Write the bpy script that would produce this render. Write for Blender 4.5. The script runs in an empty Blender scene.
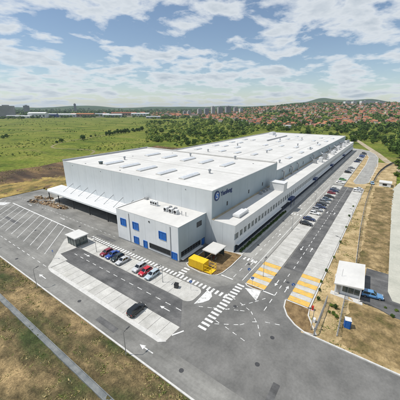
import bpy, math, random
from mathutils import Vector, Matrix, noise
random.seed(11)
R = math.radians
scene = bpy.context.scene
COL = scene.collection

# ------------------------------------------------------------------ camera, sky, sun, exposure
YAW, PITCH, CAMH = R(35.4), R(18.92), 42.0
cam_d = bpy.data.cameras.new("camera")
cam_d.sensor_fit = 'HORIZONTAL'; cam_d.sensor_width = 36.0; cam_d.lens = 36.0 * 268.0 / 400.0
cam_d.clip_start = 0.5; cam_d.clip_end = 60000
cam = bpy.data.objects.new("camera", cam_d); COL.objects.link(cam)
cam.location = (0, 0, CAMH); cam.rotation_euler = (math.pi / 2 - PITCH, 0, YAW - math.pi / 2)
scene.camera = cam

SUN = Vector((-0.34, 0.46, 1.0)).normalized()
sun_d = bpy.data.lights.new("sun", 'SUN'); sun_d.energy = 4.1; sun_d.angle = R(0.55); sun_d.color = (1.0, 0.955, 0.89)
sun = bpy.data.objects.new("sun", sun_d); COL.objects.link(sun)
sun.rotation_euler = SUN.to_track_quat('Z', 'Y').to_euler(); sun.location = (0, 0, 300)

world = bpy.data.worlds.new("World"); scene.world = world; world.use_nodes = True
wn = world.node_tree; wn.nodes.clear()
def N(nt, t, **kw):
    n = nt.nodes.new(t)
    for k, v in kw.items():
        if k == 'inp':
            for a, b in v.items(): n.inputs[a].default_value = b
        else: setattr(n, k, v)
    return n
def L(nt, a, b): nt.links.new(a, b)
def wmath(op, a, b=None, clamp=False):
    n = N(wn, 'ShaderNodeMath', operation=op, use_clamp=clamp)
    for i, v in enumerate((a, b)):
        if v is None: continue
        if isinstance(v, (int, float)): n.inputs[i].default_value = v
        else: L(wn, v, n.inputs[i])
    return n.outputs[0]
sky = N(wn, 'ShaderNodeTexSky', sky_type='NISHITA', sun_disc=False)
sky.sun_elevation = math.asin(SUN.z); sky.sun_rotation = math.atan2(SUN.x, SUN.y); sky.altitude = 200
sky.air_density = 1.0; sky.dust_density = 0.15; sky.ozone_density = 1.0
tc = N(wn, 'ShaderNodeTexCoord'); sep = N(wn, 'ShaderNodeSeparateXYZ'); L(wn, tc.outputs['Generated'], sep.inputs[0])
zc = wmath('ADD', wmath('MAXIMUM', sep.outputs[2], 0.0), 0.16)
cv = N(wn, 'ShaderNodeCombineXYZ'); L(wn, wmath('DIVIDE', sep.outputs[0], zc), cv.inputs[0]); L(wn, wmath('DIVIDE', sep.outputs[1], zc), cv.inputs[1])
n1 = N(wn, 'ShaderNodeTexNoise', inp={'Scale': 2.5, 'Detail': 10.0, 'Roughness': 0.57, 'Distortion': 0.2}); L(wn, cv.outputs[0], n1.inputs['Vector'])
n2 = N(wn, 'ShaderNodeTexNoise', inp={'Scale': 0.7, 'Detail': 3.0, 'Roughness': 0.5}); L(wn, cv.outputs[0], n2.inputs['Vector'])
dens = wmath('ADD', wmath('MULTIPLY', n1.outputs[0], 0.72), wmath('MULTIPLY', n2.outputs[0], 0.4))
rmp = N(wn, 'ShaderNodeValToRGB'); L(wn, dens, rmp.inputs[0])
rmp.color_ramp.elements[0].position = 0.525; rmp.color_ramp.elements[1].position = 0.6
rmp.color_ramp.elements[0].color = (0, 0, 0, 1); rmp.color_ramp.elements[1].color = (1, 1, 1, 1)
shade = N(wn, 'ShaderNodeValToRGB'); L(wn, dens, shade.inputs[0])
shade.color_ramp.elements[0].position = 0.52; shade.color_ramp.elements[0].color = (9.2, 9.4, 9.5, 1)
shade.color_ramp.elements[1].position = 0.72; shade.color_ramp.elements[1].color = (4.2, 4.9, 5.6, 1)
mixc = N(wn, 'ShaderNodeMixRGB'); L(wn, wmath('MULTIPLY', rmp.outputs[0], 0.9), mixc.inputs[0]); L(wn, sky.outputs[0], mixc.inputs[1]); L(wn, shade.outputs[0], mixc.inputs[2])
bg = N(wn, 'ShaderNodeBackground', inp={'Strength': 0.105}); L(wn, mixc.outputs[0], bg.inputs[0])
wo = N(wn, 'ShaderNodeOutputWorld'); L(wn, bg.outputs[0], wo.inputs[0])

vs = scene.view_settings; vs.view_transform = 'Standard'; vs.look = 'None'; vs.exposure = 0.0; vs.gamma = 1.0; vs.use_curve_mapping = False
cy = scene.cycles; cy.use_denoising = True; cy.max_bounces = 5; cy.diffuse_bounces = 2; cy.glossy_bounces = 2; cy.transmission_bounces = 3
cy.volume_bounces = 0; cy.transparent_max_bounces = 6

# ------------------------------------------------------------------ materials
MATS = {}
def mat(name, c1, c2=None, c3=None, scale=0.5, rough=0.8, bump=0.0, bscale=None, spec=0.3, metal=0.0, detail=6.0,
        stretch=None, rot=0.0, objrand=0.0, fine=0.0, fscale=6.0, fstretch=None, frot=0.0, fine2=0.0, f2scale=0.5, f2stretch=None, objcol=False, coat=0.0, lo=0.35, hi=0.65):
    m = bpy.data.materials.new(name); m.use_nodes = True; nt = m.node_tree
    bs = nt.nodes['Principled BSDF']; bs.inputs['Roughness'].default_value = rough
    bs.inputs['Specular IOR Level'].default_value = spec; bs.inputs['Metallic'].default_value = metal
    bs.inputs['Coat Weight'].default_value = coat
    geo = N(nt, 'ShaderNodeNewGeometry'); vec = geo.outputs['Position']
    if stretch or rot:
        mp = N(nt, 'ShaderNodeMapping'); L(nt, vec, mp.inputs[0]); mp.inputs['Rotation'].default_value = (0, 0, rot)
        mp.inputs['Scale'].default_value = stretch or (1, 1, 1); vec = mp.outputs[0]
    cur = None
    if c2:
        nz = N(nt, 'ShaderNodeTexNoise', inp={'Scale': scale, 'Detail': detail, 'Roughness': 0.6}); L(nt, vec, nz.inputs['Vector'])
        rp = N(nt, 'ShaderNodeValToRGB'); L(nt, nz.outputs[0], rp.inputs[0])
        e = rp.color_ramp.elements; e[0].position = lo; e[0].color = (*c1, 1); e[1].position = hi; e[1].color = (*c2, 1)
        if c3: k = e.new(0.5 * (lo + hi)); k.color = (*c3, 1)
        cur = rp.outputs[0]
    else:
        rgb = N(nt, 'ShaderNodeRGB'); rgb.outputs[0].default_value = (*c1, 1); cur = rgb.outputs[0]
    if objcol:
        oi = N(nt, 'ShaderNodeObjectInfo'); cur = oi.outputs['Color']
    if fine:
        nf = N(nt, 'ShaderNodeTexNoise', inp={'Scale': fscale, 'Detail': 4.0, 'Roughness': 0.7}); L(nt, geo.outputs['Position'], nf.inputs['Vector'])
        mr = N(nt, 'ShaderNodeMapRange', inp={1: 0.3, 2: 0.7, 3: 1 - fine, 4: 1 + fine}); L(nt, nf.outputs[0], mr.inputs[0])
        mx = N(nt, 'ShaderNodeMixRGB', blend_type='MULTIPLY', inp={0: 1.0}); L(nt, cur, mx.inputs[1]); L(nt, mr.outputs[0], mx.inputs[2]); cur = mx.outputs[0]
    if fine2:
        mp2 = N(nt, 'ShaderNodeMapping'); L(nt, geo.outputs['Position'], mp2.inputs[0]); mp2.inputs['Scale'].default_value = f2stretch or (1, 1, 1)
        nf = N(nt, 'ShaderNodeTexNoise', inp={'Scale': f2scale, 'Detail': 5.0, 'Roughness': 0.65}); L(nt, mp2.outputs[0], nf.inputs['Vector'])
        mr = N(nt, 'ShaderNodeMapRange', inp={1: 0.35, 2: 0.65, 3: 1 - fine2, 4: 1 + fine2}); L(nt, nf.outputs[0], mr.inputs[0])
        mx = N(nt, 'ShaderNodeMixRGB', blend_type='MULTIPLY', inp={0: 1.0}); L(nt, cur, mx.inputs[1]); L(nt, mr.outputs[0], mx.inputs[2]); cur = mx.outputs[0]
    if objrand:
        oi = N(nt, 'ShaderNodeObjectInfo'); mr = N(nt, 'ShaderNodeMapRange', inp={3: 1 - objrand, 4: 1 + objrand}); L(nt, oi.outputs['Random'], mr.inputs[0])
        mx = N(nt, 'ShaderNodeMixRGB', blend_type='MULTIPLY', inp={0: 1.0}); L(nt, cur, mx.inputs[1]); L(nt, mr.outputs[0], mx.inputs[2]); cur = mx.outputs[0]
    L(nt, cur, bs.inputs['Base Color'])
    if bump:
        nb = N(nt, 'ShaderNodeTexNoise', inp={'Scale': bscale or scale * 4, 'Detail': 5.0}); L(nt, geo.outputs['Position'], nb.inputs['Vector'])
        bp = N(nt, 'ShaderNodeBump', inp={'Strength': bump, 'Distance': 0.1}); L(nt, nb.outputs[0], bp.inputs['Height']); L(nt, bp.outputs[0], bs.inputs['Normal'])
    MATS[name] = m; m['bsdf'] = bs.name
    return m
def ramp_by_random(m, cols):
    nt = m.node_tree; bs = nt.nodes['Principled BSDF']
    oi = N(nt, 'ShaderNodeObjectInfo'); rp = N(nt, 'ShaderNodeValToRGB'); rp.color_ramp.interpolation = 'CONSTANT'
    e = rp.color_ramp.elements
    while len(e) > 1: e.remove(e[0])
    e[0].position = 0; e[0].color = (*cols[0], 1)
    for i, c in enumerate(cols[1:], 1): k = e.new(i / len(cols)); k.color = (*c, 1)
    L(nt, oi.outputs['Random'], rp.inputs[0]); L(nt, rp.outputs[0], bs.inputs['Base Color'])

mat('asphalt', (0.155, 0.154, 0.142), (0.26, 0.256, 0.236), (0.212, 0.209, 0.194), scale=0.09, fine2=0.13, f2scale=0.8, f2stretch=(1.0, 0.09, 1), rough=0.9, fine=0.13, fscale=1.6, bump=0.15, bscale=8, detail=9)
mat('asphalt_mid', (0.128, 0.127, 0.121), (0.2, 0.197, 0.186), (0.163, 0.161, 0.152), scale=0.16, rough=0.9, fine=0.12, fscale=2.2, fine2=0.07, f2scale=0.5, bump=0.15, bscale=8, detail=10)
mat('asphalt_dark', fine2=0.16, f2scale=0.9, f2stretch=(1.0, 0.08, 1), c1=(0.08, 0.08, 0.08), c2=(0.16, 0.158, 0.153), c3=(0.115, 0.115, 0.114), scale=0.22, rough=0.9, fine=0.14, fscale=2.5, bump=0.15, bscale=8, detail=9)
mat('asphalt_far', (0.27, 0.266, 0.246), (0.36, 0.354, 0.328), scale=0.2, fine2=0.1, f2scale=0.8, f2stretch=(0.08, 1, 1), rough=0.9, fine=0.1)
mat('concrete', (0.43, 0.422, 0.386), (0.55, 0.542, 0.505), (0.49, 0.482, 0.45), scale=0.35, rough=0.85, fine=0.1, fscale=3, fine2=0.09, f2scale=0.25, objrand=0.05, bump=0.1, bscale=6)
mat('concrete_white', (0.5, 0.495, 0.47), (0.6, 0.59, 0.56), scale=0.6, rough=0.85, fine=0.06)
mat('channel_concrete', (0.14, 0.155, 0.16), (0.23, 0.24, 0.235), scale=0.8, rough=0.9, fine=0.1)
mat('joint', (0.14, 0.135, 0.125), (0.2, 0.195, 0.18), scale=2, rough=0.95)
mat('kerb', (0.5, 0.495, 0.47), (0.62, 0.61, 0.58), scale=1.2, rough=0.85, fine=0.08)
mat('paint_white', (0.42, 0.42, 0.4), (0.78, 0.78, 0.76), (0.7, 0.7, 0.68), scale=1.3, rough=0.7, fine=0.1, fscale=9)
mat('paint_worn', (0.46, 0.46, 0.45), (0.72, 0.72, 0.7), scale=1.6, rough=0.75, fine=0.12, fscale=9)
mat('paint_yellow', (0.5, 0.36, 0.14), (0.76, 0.48, 0.12), (0.68, 0.42, 0.1), scale=1.0, rough=0.75, fine=0.1, fscale=7)
mat('soil_verge', (0.045, 0.06, 0.018), (0.3, 0.215, 0.105), (0.11, 0.085, 0.04), scale=0.17, fine2=0.35, f2scale=0.5, rough=0.95, fine=0.42, fscale=4.0, bump=0.8, bscale=2.5, detail=10, stretch=(1.0, 0.42, 1))
mat('soil_right', (0.24, 0.175, 0.08), (0.52, 0.4, 0.225), (0.4, 0.3, 0.155), scale=0.2, rough=0.95, fine=0.22, fscale=2.2, bump=0.7, bscale=2.5, detail=10)
mat('soil_brown', (0.1, 0.085, 0.03), (0.34, 0.25, 0.125), (0.205, 0.148, 0.068), scale=0.25, rough=0.95, fine=0.3, fscale=2.2, fine2=0.25, f2scale=0.7, bump=0.8, bscale=2.5, detail=10)
mat('soil_earth', (0.045, 0.03, 0.02), (0.24, 0.155, 0.065), (0.1, 0.064, 0.034), scale=0.035, rough=0.95, fine=0.3, fscale=0.9, bump=0.8, bscale=1.2, detail=10, stretch=(2.6, 0.75, 1), rot=R(54))
mat('dry_bank', (0.09, 0.085, 0.025), (0.4, 0.29, 0.09), (0.24, 0.175, 0.055), scale=0.12, rough=0.95, fine=0.35, fscale=1.4, bump=0.8, bscale=1.5, detail=10)
mat('soil_island', (0.13, 0.085, 0.04), (0.27, 0.185, 0.09), scale=0.8, rough=0.95, fine=0.25, fscale=5, bump=0.6)
mat('gravel_pad', (0.4, 0.4, 0.34), (0.5, 0.49, 0.42), (0.45, 0.445, 0.38), scale=0.15, rough=0.95, fine=0.1, fscale=2)
mat('path_earth', (0.16, 0.15, 0.06), (0.3, 0.25, 0.14), scale=0.15, rough=0.95, fine=0.2)
mat('track', (0.3, 0.24, 0.15), (0.46, 0.4, 0.29), scale=0.2, rough=0.95, fine=0.15)
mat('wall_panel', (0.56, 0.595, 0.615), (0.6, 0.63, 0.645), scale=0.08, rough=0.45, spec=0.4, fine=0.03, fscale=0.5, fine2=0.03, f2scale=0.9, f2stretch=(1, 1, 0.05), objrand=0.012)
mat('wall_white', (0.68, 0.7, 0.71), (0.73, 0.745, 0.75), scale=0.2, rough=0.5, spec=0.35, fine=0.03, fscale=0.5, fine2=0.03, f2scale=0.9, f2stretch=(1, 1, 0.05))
mat('wall_grey_and_shade', (0.33, 0.4, 0.445), (0.37, 0.435, 0.475), scale=0.1, rough=0.45, spec=0.4, fine=0.03, fscale=0.5, fine2=0.03, f2scale=0.9, f2stretch=(1, 1, 0.05), objrand=0.012)  # grey cladding and cores; also the painted-in shade of side walls
mat('roof_white', (0.565, 0.557, 0.53), (0.645, 0.637, 0.61), (0.615, 0.607, 0.58), scale=0.07, rough=0.7, fine=0.05, fscale=0.6, fine2=0.06, f2scale=0.16, f2stretch=(0.35, 1, 1), detail=9)
mat('roof_flash', (0.42, 0.43, 0.43), (0.5, 0.5, 0.5), scale=0.4, rough=0.5, metal=0.2)
mat('walkway', (0.48, 0.475, 0.45), (0.56, 0.55, 0.525), scale=0.3, rough=0.8, fine=0.08)
mat('tan_flash', (0.36, 0.3, 0.2), (0.45, 0.39, 0.28), scale=0.5, rough=0.8)
mat('skylight', (0.58, 0.61, 0.64), (0.68, 0.7, 0.72), scale=0.6, rough=0.25, spec=0.6)
mat('metal_grey', (0.34, 0.35, 0.36), (0.42, 0.43, 0.44), scale=1, rough=0.45, metal=0.5)
mat('metal_dark', (0.045, 0.047, 0.05), (0.07, 0.07, 0.072), scale=2, rough=0.6)
mat('metal_white', (0.62, 0.63, 0.63), (0.7, 0.7, 0.7), scale=2, rough=0.5)
mat('glass_dark', (0.012, 0.016, 0.02), rough=0.08, spec=0.7)
mat('glass_tint', (0.05, 0.075, 0.075), (0.08, 0.105, 0.1), scale=1.5, rough=0.1, spec=0.7)
mat('blue_panel', (0.012, 0.115, 0.42), (0.02, 0.15, 0.5), scale=2, rough=0.35, spec=0.5)
mat('blue_navy', (0.012, 0.035, 0.12), (0.02, 0.05, 0.16), scale=1, rough=0.4)
mat('band_dark', (0.02, 0.032, 0.06), (0.03, 0.045, 0.08), scale=1, rough=0.4)
mat('sign_blue', (0.01, 0.11, 0.42), rough=0.4)
mat('yellow_steel', (0.75, 0.47, 0.015), (0.85, 0.56, 0.03), scale=1.2, rough=0.5, fine=0.06)
mat('red_paint', (0.5, 0.03, 0.02), rough=0.5)
mat('red_brown', (0.16, 0.06, 0.04), (0.25, 0.1, 0.06), scale=2, rough=0.8)
mat('car_paint', (0.5, 0.5, 0.5), rough=0.28, spec=0.5, objcol=True, coat=0.6)
mat('tyre', (0.015, 0.015, 0.015), rough=0.9)
mat('rim', (0.4, 0.4, 0.41), rough=0.35, metal=0.8)
mat('lamp_glass', (0.7, 0.7, 0.68), rough=0.15, spec=0.6)
mat('tail_glass', (0.35, 0.01, 0.01), rough=0.2, spec=0.6)
mat('black_plastic', (0.02, 0.02, 0.022), rough=0.6)
mat('rubble', (0.06, 0.04, 0.025), (0.42, 0.32, 0.2), (0.16, 0.105, 0.06), scale=0.9, rough=0.95, fine=0.3, fscale=4)
mat('timber', (0.22, 0.15, 0.085), (0.4, 0.3, 0.19), scale=1.2, rough=0.85, objrand=0.15)
mat('bark', (0.06, 0.042, 0.03), (0.11, 0.08, 0.055), scale=3, rough=0.9)
mat('leaf_mid', (0.065, 0.115, 0.018), (0.165, 0.235, 0.04), (0.11, 0.17, 0.027), scale=0.35, rough=0.75, spec=0.2, objrand=0.22)
mat('leaf_dark', (0.036, 0.074, 0.017), (0.1, 0.17, 0.032), scale=0.35, rough=0.75, spec=0.2, objrand=0.2)
mat('leaf_light', (0.125, 0.175, 0.028), (0.25, 0.3, 0.058), scale=0.3, rough=0.75, spec=0.2, objrand=0.15)
mat('grass_dry', (0.3, 0.24, 0.1), (0.5, 0.41, 0.2), scale=0.4, rough=0.9)
mat('grass_green', (0.1, 0.14, 0.03), (0.22, 0.24, 0.07), scale=0.3, rough=0.9)
mat('house_wall', (0.6, 0.55, 0.48), rough=0.85)
ramp_by_random(MATS['house_wall'], [(0.62, 0.58, 0.5), (0.7, 0.68, 0.64), (0.55, 0.45, 0.34), (0.66, 0.6, 0.5), (0.5, 0.3, 0.22), (0.72, 0.7, 0.68), (0.58, 0.52, 0.42)])
mat('house_roof', (0.35, 0.12, 0.06), rough=0.85)
ramp_by_random(MATS['house_roof'], [(0.34, 0.135, 0.07), (0.28, 0.1, 0.055), (0.4, 0.18, 0.095), (0.32, 0.115, 0.06), (0.2, 0.1, 0.07), (0.44, 0.185, 0.08), (0.35, 0.145, 0.085), (0.19, 0.155, 0.135), (0.24, 0.13, 0.095), (0.16, 0.13, 0.115)])
mat('house_glass', (0.05, 0.06, 0.07), rough=0.2)
mat('block_grey', (0.42, 0.41, 0.4), (0.52, 0.5, 0.48), scale=0.05, rough=0.85, objrand=0.2)
mat('block_dark', (0.26, 0.265, 0.28), (0.34, 0.34, 0.35), scale=0.05, rough=0.8)
mat('shed_white', (0.62, 0.63, 0.62), (0.72, 0.72, 0.7), scale=0.05, rough=0.7)
mat('shed_grey', (0.36, 0.38, 0.4), (0.44, 0.45, 0.46), scale=0.05, rough=0.7)
mat('shed_blue', (0.03, 0.06, 0.2), (0.05, 0.09, 0.26), scale=0.05, rough=0.6)
mat('shed_brown', (0.32, 0.2, 0.14), (0.4, 0.27, 0.19), scale=0.05, rough=0.8)

# terrain: grass fields close by, town ground further out, woods on the far hills
def ground_material():
    m = bpy.data.materials.new('terrain'); m.use_nodes = True; nt = m.node_tree; bs = nt.nodes['Principled BSDF']
    bs.inputs['Roughness'].default_value = 0.95; bs.inputs['Specular IOR Level'].default_value = 0.1
    geo = N(nt, 'ShaderNodeNewGeometry'); P = geo.outputs['Position']
    def nz(scale, det=6, vec=P, rough=0.6):
        n = N(nt, 'ShaderNodeTexNoise', inp={'Scale': scale, 'Detail': det, 'Roughness': rough}); L(nt, vec, n.inputs['Vector']); return n.outputs[0]
    def rp(v, stops):
        r = N(nt, 'ShaderNodeValToRGB'); L(nt, v, r.inputs[0]); e = r.color_ramp.elements
        e[0].position, e[0].color = stops[0][0], (*stops[0][1], 1); e[1].position, e[1].color = stops[-1][0], (*stops[-1][1], 1)
        for p, c in stops[1:-1]: k = e.new(p); k.color = (*c, 1)
        return r.outputs[0]
    def mix(f, a, b, mode='MIX'):
        x = N(nt, 'ShaderNodeMixRGB', blend_type=mode); L(nt, f, x.inputs[0]) if not isinstance(f, float) else setattr(x.inputs[0], 'default_value', f)
        L(nt, a, x.inputs[1]); L(nt, b, x.inputs[2]); return x.outputs[0]
    def mr(v, a, b, c=0.0, d=1.0, smooth=True):
        x = N(nt, 'ShaderNodeMapRange', inp={1: a, 2: b, 3: c, 4: d}); x.interpolation_type = 'SMOOTHSTEP' if smooth else 'LINEAR'; L(nt, v, x.inputs[0]); return x.outputs[0]
    mp = N(nt, 'ShaderNodeMapping'); L(nt, P, mp.inputs[0]); mp.inputs['Rotation'].default_value = (0, 0, R(54)); mp.inputs['Scale'].default_value = (3.2, 0.8, 1)
    streak = nz(0.006, 8, mp.outputs[0])
    field = rp(streak, [(0.3, (0.07, 0.1, 0.016)), (0.42, (0.13, 0.17, 0.026)), (0.5, (0.2, 0.205, 0.045)), (0.57, (0.105, 0.145, 0.022)), (0.66, (0.25, 0.205, 0.08))])
    spots = mr(nz(0.035, 9), 0.44, 0.62); fieldb = rp(nz(0.02, 9), [(0.36, (0.035, 0.065, 0.014)), (0.48, (0.12, 0.16, 0.028)), (0.56, (0.19, 0.21, 0.045)), (0.66, (0.26, 0.22, 0.08))])
    field = mix(0.5, field, fieldb)
    field = mix(mr(nz(0.09, 7, rough=0.7), 0.56, 0.66, 0, 0.7), field, rp(nz(0.5, 3), [(0.3, (0.04, 0.07, 0.018)), (0.7, (0.07, 0.1, 0.022))]))
    hs = N(nt, 'ShaderNodeHueSaturation', inp={'Saturation': 1.04, 'Value': 0.93}); L(nt, field, hs.inputs['Color']); field = hs.outputs[0]
    ff = mr(nz(0.35, 6, rough=0.75), 0.3, 0.7, 0.55, 1.45)
    field = mix(1.0, field, ff, 'MULTIPLY')
    town = rp(nz(0.012, 9), [(0.35, (0.06, 0.085, 0.03)), (0.5, (0.1, 0.115, 0.05)), (0.62, (0.2, 0.17, 0.12)), (0.7, (0.26, 0.22, 0.17))])
    hills = rp(nz(0.0022, 8), [(0.35, (0.025, 0.05, 0.022)), (0.55, (0.05, 0.085, 0.03)), (0.68, (0.12, 0.14, 0.06))])
    ln = N(nt, 'ShaderNodeVectorMath', operation='LENGTH'); L(nt, P, ln.inputs[0])
    dn = N(nt, 'ShaderNodeMath', operation='MULTIPLY_ADD', inp={1: 500.0}); L(nt, nz(0.004, 4), dn.inputs[0]); L(nt, ln.outputs['Value'], dn.inputs[2])
    c = mix(mr(dn.outputs[0], 1600, 1750), field, town)
    c = mix(mr(dn.outputs[0], 3000, 4200), c, hills)
    L(nt, c, bs.inputs['Base Color'])
    bp = N(nt, 'ShaderNodeBump', inp={'Strength': 0.6, 'Distance': 0.4}); L(nt, nz(0.5, 6), bp.inputs['Height']); L(nt, bp.outputs[0], bs.inputs['Normal'])
    MATS['terrain'] = m
ground_material()

# ------------------------------------------------------------------ mesh helpers
class MB:
    def __init__(s): s.v = []; s.f = []; s.m = []
    def add(s, vs, fs, mi=0):
        o = len(s.v); s.v += [tuple(v) for v in vs]
        for f in fs: s.f.append([o + i for i in f]); s.m.append(mi)
        return s
    def box(s, x0, x1, y0, y1, z0, z1, mi=0):
        return s.add([(x0, y0, z0), (x1, y0, z0), (x1, y1, z0), (x0, y1, z0), (x0, y0, z1), (x1, y0, z1), (x1, y1, z1), (x0, y1, z1)],
                     [(3, 2, 1, 0), (4, 5, 6, 7), (0, 1, 5, 4), (1, 2, 6, 5), (2, 3, 7, 6), (3, 0, 4, 7)], mi)
    def prism(s, poly, z0, z1, mi=0):
        a = sum(p[0] * q[1] - q[0] * p[1] for p, q in zip(poly, poly[1:] + poly[:1]))
        if a < 0: poly = poly[::-1]
        n = len(poly)
        return s.add([(x, y, z0) for x, y in poly] + [(x, y, z1) for x, y in poly],
                     [list(range(n, 2 * n)), list(range(n - 1, -1, -1))] + [(i, (i + 1) % n, n + (i + 1) % n, n + i) for i in range(n)], mi)
    def sheet(s, poly, z, mi=0):
        a = sum(p[0] * q[1] - q[0] * p[1] for p, q in zip(poly, poly[1:] + poly[:1]))
        if a < 0: poly = poly[::-1]
        return s.add([(x, y, z) for x, y in poly], [list(range(len(poly)))], mi)
    def tube(s, p0, p1, r0, r1=None, n=8, mi=0, cap=True):
        r1 = r0 if r1 is None else r1
        p0 = Vector(p0); p1 = Vector(p1); d = (p1 - p0).normalized()
        a = d.orthogonal().normalized(); b = d.cross(a)
        vs = []
        for p, r in ((p0, r0), (p1, r1)):
            for i in range(n):
                t = 2 * math.pi * i / n; vs.append(p + a * r * math.cos(t) + b * r * math.sin(t))
        fs = [(i, (i + 1) % n, n + (i + 1) % n, n + i) for i in range(n)]
        if cap: fs += [list(range(n - 1, -1, -1)), list(range(n, 2 * n))]
        return s.add(vs, fs, mi)
    def mesh(s, name, mats):
        me = bpy.data.meshes.new(name); me.from_pydata(s.v, [], s.f)
        for m in mats: me.materials.append(MATS[m])
        if any(s.m): me.polygons.foreach_set('material_index', s.m)
        me.update(); return me
    def build(s, name, mats, parent=None, **kw):
        if isinstance(mats, str): mats = [mats]
        return put(name, s.mesh(name, mats), parent, **kw)
def tag(o, label=None, cat=None, group=None, kind=None):
    if label: o['label'] = label
    if cat: o['category'] = cat
    if group: o['group'] = group
    if kind: o['kind'] = kind
    return o
def put(name, data, parent=None, loc=None, rotz=0.0, world=True, scale=None):
    """Link one object. Child coordinates are world coordinates unless world=False."""
    o = bpy.data.objects.new(name, data); COL.objects.link(o)
    if loc is not None: o.location = loc
    if rotz: o.rotation_euler = (0, 0, rotz)
    if scale is not None: o.scale = scale
    if parent is not None:
        o.parent = parent
        if world:
            o.matrix_parent_inverse = Matrix.Translation(-parent.location)
    return o
def empty(name, loc=(0, 0, 0), rotz=0.0):
    o = bpy.data.objects.new(name, None); COL.objects.link(o); o.location = loc; o.rotation_euler = (0, 0, rotz); o.empty_display_size = 0.5
    return o
def thing(name, label, cat, loc=(0, 0, 0), rotz=0.0, group=None):
    return tag(empty(name, loc, rotz), label, cat, group)
def copy_tree(o):
    c = o.copy(); COL.objects.link(c)
    for ch in KIDS.get(o.name, []): copy_tree_child(ch, c)
    return c
KIDS = {}
def kids(o):
    KIDS[o.name] = list(o.children)
    for c in o.children: kids(c)
def copy_tree_child(o, parent):
    c = o.copy(); COL.objects.link(c); c.parent = parent; c.matrix_parent_inverse = o.matrix_parent_inverse.copy()
    for ch in KIDS.get(o.name, []): copy_tree_child(ch, c)
def smooth(me):
    for p in me.polygons: p.use_smooth = True
def structure(name, mb, mats, parent=None):
    o = mb.build(name, mats, parent)
    if parent is None: o['kind'] = 'structure'
    return o
def ss(a, b, x):
    t = max(0.0, min(1.0, (x - a) / (b - a))); return t * t * (3 - 2 * t)
def offset_line(pts, w):
    """left/right offset polygons of a polyline"""
    out_l, out_r = [], []
    for i, p in enumerate(pts):
        a = pts[max(0, i - 1)]; b = pts[min(len(pts) - 1, i + 1)]
        dx, dy = b[0] - a[0], b[1] - a[1]; l = math.hypot(dx, dy); nx, ny = -dy / l, dx / l
        out_l.append((p[0] + nx * w / 2, p[1] + ny * w / 2)); out_r.append((p[0] - nx * w / 2, p[1] - ny * w / 2))
    return out_l, out_r
def strip(mb, pts, w, z0, z1, mi=0):
    l, r = offset_line(pts, w)
    for i in range(len(pts) - 1):
        mb.prism([r[i], r[i + 1], l[i + 1], l[i]], z0, z1, mi)
    return mb
def smooth_line(p, n=6):
    out = []
    for i in range(len(p) - 1):
        a, b, c, d = p[max(0, i - 1)], p[i], p[i + 1], p[min(len(p) - 1, i + 2)]
        for k in range(n):
            t = k / n; out.append(tuple(0.5 * (2 * b[j] + (c[j] - a[j]) * t + (2 * a[j] - 5 * b[j] + 4 * c[j] - d[j]) * t * t + (3 * b[j] - a[j] - 3 * c[j] + d[j]) * t ** 3) for j in (0, 1)))
    return out + [p[-1]]
def arc(cx, cy, r, a0, a1, n=10):
    return [(cx + r * math.cos(R(a0 + (a1 - a0) * i / n)), cy + r * math.sin(R(a0 + (a1 - a0) * i / n))) for i in range(n + 1)]

# ------------------------------------------------------------------ terrain
def column(x, y):
    d = math.hypot(x, y); a = YAW - math.atan2(y, x)
    while a > math.pi: a -= 2 * math.pi
    while a < -math.pi: a += 2 * math.pi
    return d, a, (200 + 283.3 * math.tan(a) if abs(a) < 1.3 else (2000 if a > 0 else -2000))
def terrain_z(x, y):
    d, a, c = column(x, y)
    z = -0.25
    if d < 420: return z
    c2 = max(-300.0, min(760.0, c))
    z += 64 * ss(185, 330, c2) * (1 - 0.3 * ss(420, 760, c2)) * ss(620, 2300, d) + 9 * ss(900, 2600, d)
    z += 2.2 * ss(420, 700, d) * noise.noise((x * 0.006, y * 0.006, 3.1))
    if d > 1000: z += 9 * ss(1000, 2200, d) * ss(150, 300, c2) * noise.noise((x * 0.0022, y * 0.0022, 7.7))
    if d > 2500:
        k = ss(2700, 5200, d)
        b = 46 + 34 * noise.noise((a * 5.0, 1.7, 0.3)) + 16 * noise.noise((a * 14.0, 5.2, d * 0.0003))
        b += 58 * math.exp(-((c2 - 319) / 13) ** 2) + 44 * math.exp(-((c2 - 371) / 15) ** 2) + 40 * math.exp(-((c2 - 345) / 30) ** 2)
        b += 30 * math.exp(-((c2 - 75) / 30) ** 2) + 22 * math.exp(-((c2 - 165) / 22) ** 2)
        z += k * max(0, b)
        if d > 7000: z -= 1.2 * ss(7000, 10000, d) * z
    return z
def make_ground():
    rings = []; r = 10.0
    while r < 11000: rings.append(r); r *= 1.045 if r < 3000 else 1.06
    rings.append(11000)
    vs = [(0, 0, -0.25)]; fs = []
    angs = [YAW + R(-62 + 124 * i / 320) for i in range(320)] + [YAW + R(62 + 236 * i / 100) for i in range(100)]
    for rr in rings:
        for a in angs:
            x, y = rr * math.cos(a), rr * math.sin(a); vs.append((x, y, terrain_z(x, y)))
    n = len(angs)
    for i in range(n): fs.append((0, 1 + i, 1 + (i + 1) % n))
    for k in range(len(rings) - 1):
        o = 1 + k * n; q = o + n
        for i in range(n): j = (i + 1) % n; fs.append((o + i, q + i, q + j, o + j))
    me = bpy.data.meshes.new('ground'); me.from_pydata(vs, [], fs); me.materials.append(MATS['terrain']); smooth(me)
    tag(put('ground', me), kind='structure')
make_ground()

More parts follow.
